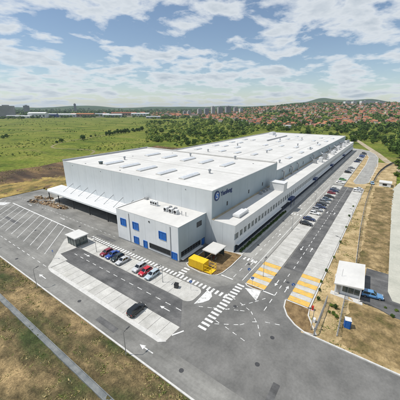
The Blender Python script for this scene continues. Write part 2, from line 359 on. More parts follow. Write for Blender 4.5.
def relief(name, poly_fn, x0, x1, y0, y1, step, amp, mat_, base=0.0, freq=0.5, edge=1.5):
    """soil sheet with real bumps; poly_fn(x,y) -> distance inside (negative outside)"""
    nx = int((x1 - x0) / step); ny = int((y1 - y0) / step); idx = {}; vs = []; fs = []
    for i in range(nx + 1):
        for j in range(ny + 1):
            x = x0 + (x1 - x0) * i / nx; y = y0 + (y1 - y0) * j / ny; d = poly_fn(x, y)
            if d < 0: continue
            idx[(i, j)] = len(vs); k = min(1, d / edge)
            h = abs(noise.noise((x * freq, y * freq, 0.5))) * 0.7 + 0.5 * noise.noise((x * freq * 2.7, y * freq * 2.7, 4.5)) + 0.25 * noise.noise((x * freq * 0.2, y * freq * 0.2, 9))
            vs.append((x, y, -0.08 + k * (base + 0.08 + amp * max(-0.2, h))))
    for i in range(nx):
        for j in range(ny):
            q = [(i, j), (i + 1, j), (i + 1, j + 1), (i, j + 1)]
            if all(p in idx for p in q): fs.append([idx[p] for p in q])
    me = bpy.data.meshes.new(name); me.from_pydata(vs, [], fs); me.materials.append(MATS[mat_]); smooth(me)
    return tag(put(name, me), kind='structure')
relief('verge', lambda x, y: min(22.85 - x, y + 60), -14, 22.85, -60, 170, 0.45, 0.42, 'soil_verge', base=0.04, freq=0.45)
relief('earth_strip', lambda x, y: min(x - 22 if y > 151.5 else x - 65.4, y - 127.2 if x > 65.4 else y - 151.5, 214 + 0.055 * x + 7 * noise.noise((x * 0.03, 0.2, 0.1)) - y, 232 + 5 * noise.noise((y * 0.08, 2.1, 4)) - x),
       22, 240, 127.2, 236, 1.2, 0.9, 'soil_earth', base=-0.05, freq=0.16, edge=2)
relief('dry_grass_bank', lambda x, y: min(x - 22 if y > 151.5 else x - 65.4, y - 127.2 if x > 65.4 else y - 151.5, 178 + 10 * noise.noise((x * 0.05, 1.2, 0.1)) + 4 * noise.noise((x * 0.3, 1.2, 7)) - 0.25 * (x - 66) - y, 170 - x),
       22, 172, 127.2, 200, 0.8, 0.5, 'dry_bank', base=0.3, freq=0.3, edge=1.6)
def right_soil(x, y):
    if y > 8.25: return -1
    if x < 44.9: return -1
    lim = -6.4 if x > 78 else (-1.2 if x > 62.2 else -14)
    return min(y - lim, 262 - x, 8.25 - y, x - 45.3)
relief('dirt_strip', right_soil, 44.9, 262, -14, 8.25, 0.5, 0.3, 'soil_right', base=0.06, freq=0.5, edge=1.1)
def rough(x, y):
    if y > 7.5: return -1
    w = 0.7 * noise.noise((x * 0.4, y * 0.4, 3.0))
    if x < 61.0: return min(x - 46.5, 1.7 + w - y, y + 13.5) if y > -13.5 else -1
    if x < 78.8: return -1
    return min(x - 78.8, 175 - x, 2.2 + 0.02 * (x - 80) + w - y, y + 5.9)
relief('rough_ground', rough, 46, 176, -13.5, 6, 0.5, 0.3, 'soil_brown', base=0.3, freq=0.6, edge=1.0)
tag(MB().sheet([(166.5, 8), (262, 8), (330, 14), (330, 18.4), (166.5, 18.4)], -0.01).build('dry_grass_strip', 'soil_right'), kind='structure')

# ------------------------------------------------------------------ yard, roads, pavements
yard = structure('asphalt_yard', MB().prism([(22.9, -60), (45.6, -60), (45.6, 8.0), (53.4, 8.2), (166.2, 8.2), (166.2, 18.5), (332, 18.5), (332, 33.6), (65.2, 33.6), (65.2, 152), (22.9, 152)], -0.3, 0.03), 'asphalt')
junction = structure('junction', MB().sheet([(27.4, 28.6), (27.4, -59.9), (45.55, -59.9), (45.55, 8.0), (53.3, 8.3), (65.95, 13.35), (65.95, 18.55), (53.4, 24.1), (46.0, 31), (39.3, 33.0), (32.7, 28.05)], 0.033), 'asphalt_mid')
road = structure('parking_road', MB().sheet([(32.7, 28.0), (39.4, 33), (39.4, 75.6), (33.8, 75.9), (32.7, 71)], 0.036), 'asphalt_dark')
lane = structure('service_lane', MB().sheet([(66, 13.3), (166.1, 13.3), (166.1, 18.5), (66, 18.5)], 0.036), 'asphalt_dark')
far_road = structure('perimeter_road', MB().prism([(176, 13.6), (178.5, 9.4), (183, 7.6), (244, 6.6), (284, 8.4), (306, 12), (325, 18), (338, 27), (346, 44), (338, 44), (330, 33.5), (318, 25), (300, 18), (284, 15.2), (244, 14.2), (190, 14.8), (181, 15.2)], -0.2, 0.058), 'asphalt_far')
strip(MB(), [(181, 15.3), (190, 14.9), (244, 14.3), (284, 15.3), (300, 18.1)], 0.35, 0.0, 0.16).build('kerb', 'kerb', far_road); strip(MB(), [(183, 7.5), (244, 6.5), (284, 8.3), (306, 11.9), (325, 17.9), (338, 27)], 0.35, 0.0, 0.16).build('kerb', 'kerb', far_road)
drive = structure('gatehouse_drive', MB().prism([(62.2, -0.6), (62.4, -2.5), (61.6, -5.2), (60.0, -8), (57.5, -12), (66, -12), (66.5, -6.6), (70, -5.6), (78.6, -5.5), (78.6, -0.5)], -0.2, 0.3), 'asphalt_dark')
pad = structure('gravel_pad', MB().prism([(66.52, -6.62), (70, -5.62), (78.62, -5.52), (130, -4.8), (174, -4.4), (188, -6.5), (214, -12), (214, -80), (30, -80), (56, -14), (66.2, -12)], -0.3, 0.33), 'gravel_pad')
track = structure('dirt_track', strip(MB(), [(200, -16), (237, -7.6), (278, 3.1), (312, 10.5), (339, 17.5), (372, 26), (412, 36), (470, 52), (560, 60)], 5.5, -0.25, 0.02), 'track')
field_path = structure('field_path', strip(MB(), smooth_line([(150, 236), (166, 256), (160, 285), (152, 305), (162, 330), (200, 360), (290, 395), (426, 468), (600, 560)]), 2.6, -0.25, -0.2), 'path_earth')
side_walk = structure('annex_pavement', MB().prism([(65.3, 30.9), (330, 30.9), (330, 33.45), (65.3, 33.45)], 0.0, 0.13), 'concrete')

structure('annex_road', MB().sheet([(65.5, 24.1), (331, 24.1), (331, 30.85), (65.5, 30.85)], 0.036), 'asphalt_far')
def dash(parent, w, l, loc, rotz=0, name='lane_dash', m='paint_white', z=0.045):
    key = (round(w, 2), round(l, 2), m)
    if key not in DASH: DASH[key] = MB().box(-l / 2, l / 2, -w / 2, w / 2, -0.004, 0).mesh(name, [m])
    return put(name, DASH[key], parent, loc=(loc[0], loc[1], z), rotz=rotz)
DASH = {}
def dashes(parent, p, q, l=1.6, gap=1.7, w=0.16, m='paint_white', z=0.045, name='lane_dash'):
    p = Vector(p); q = Vector(q); d = q - p; n = max(1, int((d.length + gap) / (l + gap))); a = math.atan2(d.y, d.x)
    for i in range(n):
        c = p + d.normalized() * (i * (l + gap) + l / 2); dash(parent, w, l, c, a, name, m, z)
def line(parent, p, q, w=0.18, m='paint_white', z=0.045, name='painted_line'):
    p = Vector(p); q = Vector(q); d = q - p; dash(parent, w, d.length, (p + q) / 2, math.atan2(d.y, d.x), name, m, z)
def bars(parent, axis, a0, a1, c, length, w=0.55, pitch=1.2, z=0.048):
    n = int((a1 - a0) / pitch)
    for i in range(n):
        t = a0 + (i + 0.5) * pitch
        dash(parent, w, length, (c, t) if axis == 'y' else (t, c), 0 if axis == 'y' else math.pi / 2, 'zebra_bar', 'paint_white', z)
def arrow(parent, x, y, ang, s=1.0, z=0.05):
    if 'arrow' not in DASH:
        DASH['arrow'] = MB().sheet([(-1.5, -0.1), (0.4, -0.1), (0.4, -0.42), (1.5, 0), (0.4, 0.42), (0.4, 0.1), (-1.5, 0.1)], 0).mesh('direction_arrow', ['paint_white'])
    put('direction_arrow', DASH['arrow'], parent, loc=(x, y, z), rotz=ang, scale=(s, s, 1))

mh = MB().tube((0, 0, -0.02), (0, 0, 0.0), 0.42, n=18).mesh('manhole_cover', ['metal_dark'])
for x, y in ((25.3, 52), (25.0, 84), (48.5, 60), (48.8, 90), (49.6, 120), (41, 12), (44.5, 22), (34, 12), (25.5, 22), (37.5, 100), (62, 27.0), (74, 29.4), (60, 15.2), (98, 29.4)): put('manhole_cover', mh, yard, loc=(x, y, 0.052))
for x, y, a, b in ((30.5, 8, 4.2, 1.1), (24.6, 41, 1.3, 6), (48.6, 74, 1.6, 9), (36.5, 118, 1.4, 12)): MB().box(x - a / 2, x + a / 2, y - b / 2, y + b / 2, 0.0, 0.0395).build('asphalt_patch', 'asphalt_dark', yard)
# truck bays
line(yard, (45.6, 84.6), (45.6, 140), 0.45, z=0.044)
for k in range(15):
    y = 94.4 + 4.72 * k; line(yard, (45.4, y), (31.1, y - 14.3), 0.22, 'paint_worn')
yard_hatch = MB().sheet([(39.0, 152), (45.2, 141.5), (42.0, 139.6), (36.5, 149)], 0.043).build('hatched_corner', 'paint_worn', yard)
dashes(yard, (27.9, 66), (28.9, 150), 1.7, 1.7, 0.16)
dashes(yard, (50.9, 72), (50.9, 150), 1.2, 1.3, 0.15, 'paint_worn')
for a in ((49.0, 130.5, -math.pi / 2), (49.0, 102.5, -math.pi / 2), (25.1, 68.8, math.pi / 2), (25.1, 100, math.pi / 2), (25.1, 30, math.pi / 2)): arrow(yard, *a, s=1.15)
# parking road
dashes(road, (36.5, 31), (36.5, 74.5), 1.5, 1.6, 0.17, z=0.05)
arrow(road, 34.9, 34.4, math.pi / 2, z=0.052); arrow(road, 38.2, 69, -math.pi / 2, z=0.052)
# ladder walkways
bars(yard, 'y', 24.9, 79.5, 46.25, 1.55, w=0.6); bars(yard, 'x', 34.6, 52.9, 24.45, 1.9, w=0.6)
bars(yard, 'x', 46.9, 51.2, 39.9, 1.9, w=0.6); bars(yard, 'y', 25.2, 30.8, 64.2, 1.5, w=0.55); bars(yard, 'y', 25.0, 30.8, 108.0, 1.5, w=0.55)
# annex road
line(yard, (54, 25.05), (165, 25.05), 0.17); dashes(yard, (54, 27.6), (106, 27.6), 1.6, 1.8, 0.15); dashes(yard, (110, 27.6), (320, 27.6), 2.4, 2.6, 0.2)
line(yard, (53.0, 27.2), (53.0, 30.7), 0.35); line(yard, (53.2, 16.2), (53.2, 19.0), 0.35)
dashes(lane, (67, 15.9), (165, 15.9), 1.5, 1.6, 0.17, z=0.05); dashes(yard, (47, 16.2), (66, 16.0), 1.5, 1.6, 0.17)
for a in ((63.3, 26.4, 0), (58.2, 17.4, math.pi), (57.2, 14.6, 0), (85, 26.4, 0), (120, 29.2, math.pi)): arrow(yard, *a)
for a in ((80.7, 14.6, 0), (80.0, 17.3, math.pi), (118, 14.6, 0), (118, 17.3, math.pi)): arrow(lane, *a, z=0.052)
# junction guide lines
for pl in ([(39.8, 28.6), (41.2, 25.8), (42.5, 23.4), (44, 20.5), (45.1, 18.2)], [(46.8, 24.0), (46.2, 21.6), (45.1, 18.4), (42.4, 15.6), (39.0, 13.5)],
           [(38.4, 23.3), (38.1, 20.8), (37.2, 16.0)], [(37.5, 23), (40.3, 18.6), (42.5, 16.9), (44.0, 14.7), (45.0, 11.9)], [(42.4, 23.2), (48.5, 19.0), (52.1, 16.8)]):
    for p, q in zip(pl, pl[1:]): dashes(yard, p, q, 0.95, 1.0, 0.15, 'paint_white')
MB().sheet([(51.7, 23.2), (48.9, 18.9), (52.9, 19.4)], 0.049).build('painted_triangle', 'paint_white', yard)
MB().sheet([(39.8, 30.0), (45.6, 30.2), (45.4, 28.9), (44.3, 28.0), (42.8, 27.9), (41.4, 28.6)], 0.049).build('painted_teardrop', 'paint_white', yard)
line(yard, (30.2, 28.2), (32.4, 27.0), 0.3)

# concrete parking pads made of one slab per bay
SLAB = {}
def slab_row(parent, axis, a0, a1, b0, b1, pitch, skip=(), mats=None, z=0.075):
    n = int(round((a1 - a0) / pitch)); p = (a1 - a0) / n; g = 0.07
    for i in range(n):
        if i in skip: continue
        m = (mats(i) if mats else None) or 'concrete'; key = (axis, round(p, 3), round(b1 - b0, 3), m)
        if key not in SLAB:
            hx, hy = ((p - g) / 2, (b1 - b0) / 2) if axis == 'x' else ((b1 - b0) / 2, (p - g) / 2)
            SLAB[key] = MB().box(-hx, hx, -hy, hy, -0.04, 0).mesh('paving_slab', [m])
        c = a0 + (i + 0.5) * p; b = (b0 + b1) / 2
        put('paving_slab', SLAB[key], parent, loc=(c, b, z) if axis == 'x' else (b, c, z))
padA = structure('parking_bays_outer', MB().prism([(27.4, 29.2), (28.2, 28.0), (32.7, 28.0), (32.7, 71), (27.6, 71), (27.4, 68)], 0.0, 0.04), 'joint')
slab_row(padA, 'y', 28.2, 71, 28.45, 32.65, 2.47)
MB().prism([(27.4, 29.2), (28.4, 28.0), (28.4, 71), (27.7, 71), (27.4, 69)], 0.041, 0.14).build('kerb', 'kerb', padA)
padB = structure('parking_bays_inner', MB().prism([(39.45, 35), (45.3, 35), (45.3, 75.4), (39.45, 75.4)], 0.0, 0.04), 'joint')
slab_row(padB, 'y', 35, 75.4, 39.5, 45.1, 2.45)
MB().prism([(39.5, 35)] + arc(41.2, 32.7, 1.9, 180, 270, 6) + arc(43.2, 32.7, 1.9, 270, 360, 6) + [(45.1, 35)], 0.041, 0.1).build('nose_slab', 'concrete', padB)
padC = structure('parking_bays_middle', MB().prism([(53.4, 18.7), (166.0, 18.7), (166.0, 24.0), (53.4, 24.0)], 0.0, 0.04), 'joint')
slab_row(padC, 'x', 53.7, 65.87, 18.9, 23.8, 1.739, mats=lambda i: 'paint_yellow' if i % 2 == 0 else 'concrete')
slab_row(padC, 'x', 65.9, 166.0, 18.9, 23.8, 2.5)
padD = structure('parking_bays_right', MB().prism([(53.4, 8.4), (166.0, 8.4), (166.0, 13.3), (53.4, 13.3)], 0.0, 0.04), 'joint')
slab_row(padD, 'x', 53.6, 66.12, 8.55, 13.2, 1.789, mats=lambda i: 'paint_yellow' if i % 2 == 0 else 'concrete')
slab_row(padD, 'x', 66.15, 166.0, 8.55, 13.2, 2.5)
strip(MB(), [(53.3, 8.25), (166, 8.25)], 0.3, 0.0, 0.16).build('kerb', 'kerb', padD)
padE = structure('parking_bays_far', MB().prism([(170, 18.7), (300, 18.7), (314, 23.0), (314, 24.0), (170, 24.0)], 0.0, 0.075), 'concrete')
isl = structure('shelter_island', MB().prism([(45.3, 75.6), (45.3, 84.4), (39.9, 84.4), (29.8, 73.6), (28.3, 72.2), (27.7, 71.05), (33.3, 71.05), (33.9, 76.1), (39.4, 75.6)], 0.0, 0.15), 'concrete')
structure('entry_kerb', strip(MB(), [(45.75, -60), (45.75, 7.4)], 0.3, -0.1, 0.24), 'kerb')
kerb_edge = structure('road_edge_kerb', strip(MB(), [(22.75, -60), (22.75, 152)], 0.3, -0.1, 0.12), 'kerb')
ch = MB()
for dx in (-0.5, 0.4): ch.box(15.2 + dx, 15.32 + dx, -60, 150, -0.1, 0.42)
ch.box(14.8, 15.6, -60, 150, -0.1, 0.26)
structure('drainage_channel', ch, 'channel_concrete')
# planted islands
def island(name, poly, mat_, z=0.14):
    o = structure(name, MB().prism(poly, 0.0, z), mat_)
    strip(MB(), poly + [poly[0]], 0.28, 0.0, z + 0.05).build('kerb', 'kerb', o); return o
island('planted_island', [(51.9, 41.6), (51.0, 40.2), (50.6, 36), (51.0, 33.2), (52.2, 31.5), (54, 30.9), (58, 30.6), (65.1, 30.7), (65.1, 33.3), (63.4, 41.6)], 'soil_island')
island('junction_island', [(53.2, 13.5), (50.6, 13.0), (48.4, 11.6), (46.7, 9.4), (45.9, 7.4), (46.4, 5.2), (51, 7.9), (53.2, 8.2)], 'soil_island')
island('bay_end_island', [(53.5, 23.9), (52.8, 23.2), (52.5, 21.4), (52.7, 19.6), (53.5, 18.8)], 'soil_island')
structure('gatehouse_apron', MB().prism([(61.2, -1.2), (62.9, -1.0), (62.9, 5.6), (61.4, 5.6)], 0.0, 0.2), 'concrete_white')

# ------------------------------------------------------------------ the factory hall
HX0, HX1, HX2, HY0, HY1 = 65.2, 120.0, 321.0, 41.8, 126.0
HZ1, HZ2, AZ, AY = 18.3, 14.5, 9.0, 33.6
hall = thing('factory_hall', 'huge low white-roofed factory hall with pale grey cladding, skylights and sign', 'factory', (HX0, HY0, 0))
def panels(parent, plane, c, a0, a1, z0, z1, pitch, m, t=0.12, out=-1, name='cladding_panel'):
    """row of cladding panels; plane 'x' = facade at x=c running along y, 'y' = facade at y=c running along x; out = outward sign"""
    n = max(1, int(round((a1 - a0) / pitch))); p = (a1 - a0) / n; g = 0.035
    key = ('panel', plane, round(p, 3), round(z1 - z0, 3), m, t, out)
    if key not in SLAB:
        lo, hi = (0, t) if out > 0 else (-t, 0)
        SLAB[key] = (MB().box(lo, hi, -(p - g) / 2, (p - g) / 2, 0, z1 - z0) if plane == 'x' else MB().box(-(p - g) / 2, (p - g) / 2, lo, hi, 0, z1 - z0)).mesh(name, [m])
    for i in range(n):
        a = a0 + (i + 0.5) * p; put(name, SLAB[key], parent, loc=(c, a, z0) if plane == 'x' else (a, c, z0))
# cores
MB().box(HX0 + 0.02, HX1, HY0 + 0.02, HY1, 0, HZ1 - 0.45).build('front_hall_core', 'wall_grey_and_shade', hall)
MB().box(HX1 + 0.005, HX2, HY0 + 0.02, HY1 - 4, 0, HZ2 - 0.4).build('rear_hall_core', 'wall_grey_and_shade', hall)
panels(hall, 'x', HX0, HY0, HY1, 0, HZ1, 6.0, 'wall_panel')
panels(hall, 'y', HY0, HX0 - 0.12, HX1, 0, HZ1, 6.0, 'wall_grey_and_shade')  # side away from the sun: shade put into a darker panel colour
panels(hall, 'y', HY1, HX0 - 0.12, HX1, 0, HZ1, 6.0, 'wall_panel', out=1)
panels(hall, 'x', HX1, HY0, HY1, HZ2 - 1, HZ1, 6.0, 'wall_panel', out=1)
panels(hall, 'y', HY0, HX1 + 0.13, HX2, 0, HZ2, 6.0, 'wall_grey_and_shade')
panels(hall, 'y', HY1 - 4, HX1 + 0.13, HX2, 0, HZ2, 6.0, 'wall_panel', out=1)
def roof(name, x0, x1, y0, y1, z):
    o = MB().box(x0, x1, y0, y1, z - 0.3, z).build(name, 'roof_white', hall)
    return o
roof1 = roof('front_roof', HX0 + 0.05, HX1 - 0.05, HY0 + 0.05, HY1 - 0.05, HZ1 - 0.1)
roof2 = roof('rear_roof', HX1 + 0.15, HX2 - 0.05, HY0 + 0.05, HY1 - 4.05, HZ2 - 0.1)
# raised edges (parapets)
def edge(parent, x0, x1, y0, y1, z0, z1, m='roof_flash', name='parapet'): return MB().box(x0, x1, y0, y1, z0, z1).build(name, m, parent)
edge(roof1, HX0 - 0.14, HX1 + 0.16, HY1 - 0.3, HY1 + 0.16, HZ1 + 0.003, HZ1 + 0.75, 'roof_flash')
edge(roof1, HX1 - 0.9, HX1 + 0.16, HY0 + 0.2, HY1 - 0.303, HZ1 + 0.003, HZ1 + 0.5, 'concrete_white')
edge(roof1, HX0 - 0.14, HX0 + 0.2, HY0 - 0.14, HY1 - 0.303, HZ1 + 0.003, HZ1 + 0.09, 'roof_white', 'coping')
edge(roof1, HX0 + 0.203, HX1 + 0.16, HY0 - 0.14, HY0 + 0.197, HZ1 + 0.003, HZ1 + 0.09, 'roof_flash', 'coping')
edge(roof2, HX1 + 0.2, HX2 + 0.1, HY1 - 4.3, HY1 - 3.8, HZ2 + 0.003, HZ2 + 0.6, 'roof_flash')
edge(roof2, HX1 + 0.2, HX2 + 0.1, HY0 - 0.14, HY0 + 0.2, HZ2 + 0.003, HZ2 + 0.1, 'roof_flash', 'coping')
edge(roof2, HX2 - 0.3, HX2 + 0.1, HY0 + 0.203, HY1 - 4.303, HZ2 + 0.003, HZ2 + 0.3, 'roof_flash')
# roofing membrane seams
for x in range(70, 119, 8): MB().box(x, x + 0.12, HY0 + 0.3, HY1 - 0.4, HZ1 - 0.1, HZ1 - 0.075).build('membrane_seam', 'concrete_white', roof1)
for x in range(128, 320, 10): MB().box(x, x + 0.14, HY0 + 0.3, HY1 - 4.4, HZ2 - 0.1, HZ2 - 0.07).build('membrane_seam', 'concrete_white', roof2)
for b in ((89.2, 90.2, HY0 + 2, HY1 - 3),): MB().box(b[0], b[1], b[2], b[3], HZ1 - 0.098, HZ1 - 0.05).build('roof_walkway', 'walkway', roof1)
for b in ((126, 318, 76.0, 77.0), (126, 318, 52.6, 53.4)): MB().box(b[0], b[1], b[2], b[3], HZ2 - 0.098, HZ2 - 0.05).build('roof_walkway', 'walkway', roof2)
for x, y in ((68, 62), (68, 88), (68, 112), (94, 110), (112, 50), (114, 100)): MB().tube((x, y, HZ1 - 0.1), (x, y, HZ1 - 0.02), 0.35, n=12).build('roof_drain', 'metal_dark', roof1)
# skylights: kerb, glazed domes
sk = MB(); sk.box(-4.9, 4.9, -1.25, 1.25, 0, 0.4, 0)
for i in range(6):
    a = -4.8 + i * 1.6
    sk.add([(a + .06, -1.15, .4), (a + 1.54, -1.15, .4), (a + 1.54, 1.15, .4), (a + .06, 1.15, .4), (a + .2, -.45, .85), (a + 1.4, -.45, .85), (a + 1.4, .45, .85), (a + .2, .45, .85)],
           [(4, 5, 6, 7), (0, 1, 5, 4), (1, 2, 6, 5), (2, 3, 7, 6), (3, 0, 4, 7)], 1)
sk_me = sk.mesh('skylight', ['walkway', 'skylight'])
sk2 = MB(); sk2.box(-3.4, 3.4, -1.2, 1.2, 0, 0.4, 0)
for i in range(4):
    a = -3.2 + i * 1.6
    sk2.add([(a + .06, -1.1, .4), (a + 1.54, -1.1, .4), (a + 1.54, 1.1, .4), (a + .06, 1.1, .4), (a + .2, -.45, .8), (a + 1.4, -.45, .8), (a + 1.4, .45, .8), (a + .2, .45, .8)],
            [(4, 5, 6, 7), (0, 1, 5, 4), (1, 2, 6, 5), (2, 3, 7, 6), (3, 0, 4, 7)], 1)
sk2_me = sk2.mesh('skylight', ['walkway', 'skylight'])
for y in (102.3, 91.2, 80.8, 69.9, 58.7): put('skylight', sk_me, roof1, loc=(76.0, y, HZ1 - 0.1))
for y in (104, 92, 80, 69.4, 58): put('skylight', sk_me, roof1, loc=(102.6, y, HZ1 - 0.1))
rs = random.Random(3)
for x in (134, 156, 180, 204, 230, 256, 284):
    for y in (112, 104.5, 93, 81.3, 69.5, 58, 48):
        if rs.random() < 0.78 and not (x == 134 and y > 60): put('skylight', sk2_me, roof2, loc=(x + rs.uniform(-1.5, 1.5), y, HZ2 - 0.1))
# roof vents
vm = MB().tube((0, 0, 0), (0, 0, 0.9), 0.28, n=10).tube((0, 0, 0.9), (0, 0, 1.25), 0.5, 0.42, n=10).tube((0, 0, 1.25), (0, 0, 1.4), 0.42, 0.1, n=10).mesh('roof_vent', ['metal_grey'])
for x, y, r_, z in ((111, 85, roof1, HZ1), (84.5, 55.5, roof1, HZ1), (84.5, 105, roof1, HZ1), (117, 62, roof1, HZ1), (168, 66, roof2, HZ2), (188, 98, roof2, HZ2), (150, 100, roof2, HZ2), (215, 60, roof2, HZ2),
                 (243, 84, roof2, HZ2), (262, 70, roof2, HZ2), (270, 98, roof2, HZ2), (140, 47.5, roof2, HZ2), (200, 47, roof2, HZ2), (120 + 115, 50, roof2, HZ2)):
    put('roof_vent', vm, r_, loc=(x, y, z - 0.1), scale=(1.3, 1.3, 1.3))
gv = MB().box(-0.6, 0.6, -0.6, 0.6, 0, 0.9).box(-0.75, 0.75, -0.75, 0.75, 0.9, 1.2).mesh('smoke_vent', ['glass_tint'])
put('smoke_vent', gv, roof1, loc=(71.5, 105.5, HZ1 - 0.1))
for k in range(3):
    MB().box(288 + k * 3.2, 290.6 + k * 3.2, 108, 112.5, HZ2 - 0.1, HZ2 + 2.4).box(288.4 + k * 3.2, 290.2 + k * 3.2, 108.6, 111.9, HZ2 + 2.4, HZ2 + 2.9).build('rooftop_unit', 'metal_white', roof2)
MB().box(232, 285, 91.2, 92.2, HZ2 + 0.15, HZ2 + 0.8).build('roof_duct', 'metal_grey', roof2)
# small round-edged vents and downpipes on the facades
for x, z in ((74.4, 11.8), (90.9, 11.8), (104, 11.8)):
    MB().box(x - 0.35, x + 0.35, HY0 - 0.2, HY0 - 0.125, z - 0.7, z + 0.7).build('wall_louvre', 'metal_dark', hall)
for x in (140, 165, 190, 215, 240, 265, 290): MB().box(x - 0.5, x + 0.5, HY0 - 0.2, HY0 - 0.125, 10.4, 12.0).build('wall_louvre', 'metal_dark', hall)
for y in (52, 74, 97, 118): MB().box(HX0 - 0.2, HX0 - 0.125, y - 0.18, y + 0.18, HZ1 - 1.3, HZ1 - 1.0).build('roof_overflow', 'metal_grey', hall)

# sign: emblem and lettering on the side wall
def disc(mb, r, y0, y1, n=40, mi=0, cx=0, cz=0):
    pts = [(cx + r * math.cos(2 * math.pi * i / n), cz + r * math.sin(2 * math.pi * i / n)) for i in range(n)]
    vs = [(x, y0, z) for x, z in pts] + [(x, y1, z) for x, z in pts]
    return mb.add(vs, [list(range(n)), list(range(2 * n - 1, n - 1, -1))] + [(i, n + i, n + (i + 1) % n, (i + 1) % n) for i in range(n)], mi)
em = MB(); disc(em, 1.62, -0.2, -0.12); emb = em.build('emblem', 'blue_navy', hall); emb.location = (67.75, HY0 - 0.03, 16.15)
inner = MB(); disc(inner, 1.12, -0.215, -0.2); inner_o = inner.build('emblem_field', 'blue_panel', emb); inner_o.location = emb.location
def curve_band(pts, w, y0, y1):
    m = MB(); l, r = offset_line(pts, w)
    for i in range(len(pts) - 1):
        q = [r[i], r[i + 1], l[i + 1], l[i]]
        m.add([(x, y0, z) for x, z in q] + [(x, y1, z) for x, z in q], [(0, 1, 2, 3), (7, 6, 5, 4), (0, 4, 5, 1), (1, 5, 6, 2), (2, 6, 7, 3), (3, 7, 4, 0)])
    return m
swirl = curve_band(arc(0.1, 0.42, 0.5, 20, 250, 12)[::1] + arc(-0.1, -0.42, 0.5, 70, -160, 12), 0.3, -0.235, -0.215).build('emblem_mark', 'paint_white', emb); swirl.location = emb.location
cu = bpy.data.curves.new('lettering', 'FONT'); cu.body = 'Yanfeng'; cu.size = 2.15; cu.extrude = 0.05; cu.offset = 0.05; cu.space_character = 1.0
tmp = bpy.data.objects.new('lettering_source', cu); COL.objects.link(tmp)
bpy.context.view_layer.update()
tme = bpy.data.meshes.new_from_object(tmp.evaluated_get(bpy.context.evaluated_depsgraph_get())); bpy.data.objects.remove(tmp)
tme.materials.clear(); tme.materials.append(MATS['blue_navy']); tme.name = 'lettering'
txt = put('lettering', tme, hall, loc=(70.0, HY0 - 0.18, 15.45)); txt.rotation_euler = (math.pi / 2, 0, 0)
w_ = max(v.co.x for v in tme.vertices); txt.scale = (7.4 / w_, 0.98, 1)

# ------------------------------------------------------------------ long side annex (part of the hall)
ann = MB().box(HX0 + 0.02, 322.0, AY + 0.02, HY0 - 0.13, 0, AZ - 0.05).build('side_annex', 'wall_grey_and_shade', hall)
rf = MB().box(HX0 - 0.1, 322.15, AY - 0.12, HY0 - 0.13, AZ - 0.05, AZ + 0.05).build('annex_roof', 'roof_white', hall)
MB().box(HX0 - 0.12, 322.15, HY0 - 0.75, HY0 - 0.125, AZ + 0.053, AZ + 0.3).build('wall_flashing', 'tan_flash', rf)
panels(ann, 'x', HX0, AY, HY0 - 0.02, 0, AZ - 0.06, 4.1, 'wall_panel')
for z0, z1, m in ((0, 0.5, 'band_dark'), (2.35, 4.25, 'wall_white'), (6.35, AZ - 0.06, 'wall_white')):
    panels(ann, 'y', AY, HX0 - 0.12, 322, z0, z1, 6.0, m)
# ribbon windows: bays of glass between mullions, two storeys
def window_mesh(w, h, frame='metal_white', glass='glass_dark', d=0.1, cols=1):
    m = MB(); m.box(-w / 2, w / 2, -0.02, 0.06, 0, h, 1)
    f = 0.07
    m.box(-w / 2, w / 2, -d, -0.021, 0, f).box(-w / 2, w / 2, -d, -0.021, h - f, h)
    for i in range(cols + 1):
        x = -w / 2 + (w - f) * i / cols; m.box(x, x + f, -d - 0.003, -0.024, f + 0.003, h - f - 0.003)
    return m.mesh('window', [frame, glass])
upw = window_mesh(1.85, 2.05, glass='glass_tint', cols=2); loww = window_mesh(2.35, 1.8, frame='band_dark', cols=2); pier_u = MB().box(-0.46, 0.46, -0.1, 0, 0, 2.05).mesh('window_pier', ['wall_white'])
pier_p = MB().box(-0.25, 0.25, -0.1, 0, 0, 1.8).mesh('window_pier', ['band_dark'])
x = 66.6; k = 0
while x < 320:
    put('window', upw, ann, loc=(x, AY, 4.28)); put('window_pier', pier_u, ann, loc=(x + 1.38, AY, 4.28)); x += 2.78
x = 66.6
while x < 320:
    put('window', loww, ann, loc=(x + 0.4, AY, 0.52)); put('window_pier', pier_p, ann, loc=(x + 1.85, AY, 0.52)); x += 2.9
MB().box(66, 104.5, AY - 1.0, AY - 0.13, 2.5, 2.68).build('sunshade', 'metal_white', ann)
MB().box(113, 321, AY - 1.3, AY - 0.13, 3.0, 3.25).build('sunshade', 'metal_white', ann)
for x in (114.5, 158, 206, 258): MB().box(x, x + 5, AY - 1.8, AY - 0.14, 3.3, 4.1).box(x + .2, x + .35, AY - 1.75, AY - 1.6, 0.13, 3.3).box(x + 4.65, x + 4.8, AY - 1.75, AY - 1.6, 0.13, 3.3).build('entrance_canopy', 'blue_navy', ann)
# stair house on the annex roof
MB().box(107.2, 111.3, AY - 0.1, 39.6, AZ + 0.053, 12.3).box(107.05, 111.45, AY - 0.2, 39.75, 12.3, 12.5).build('stair_house', 'metal_white', rf)
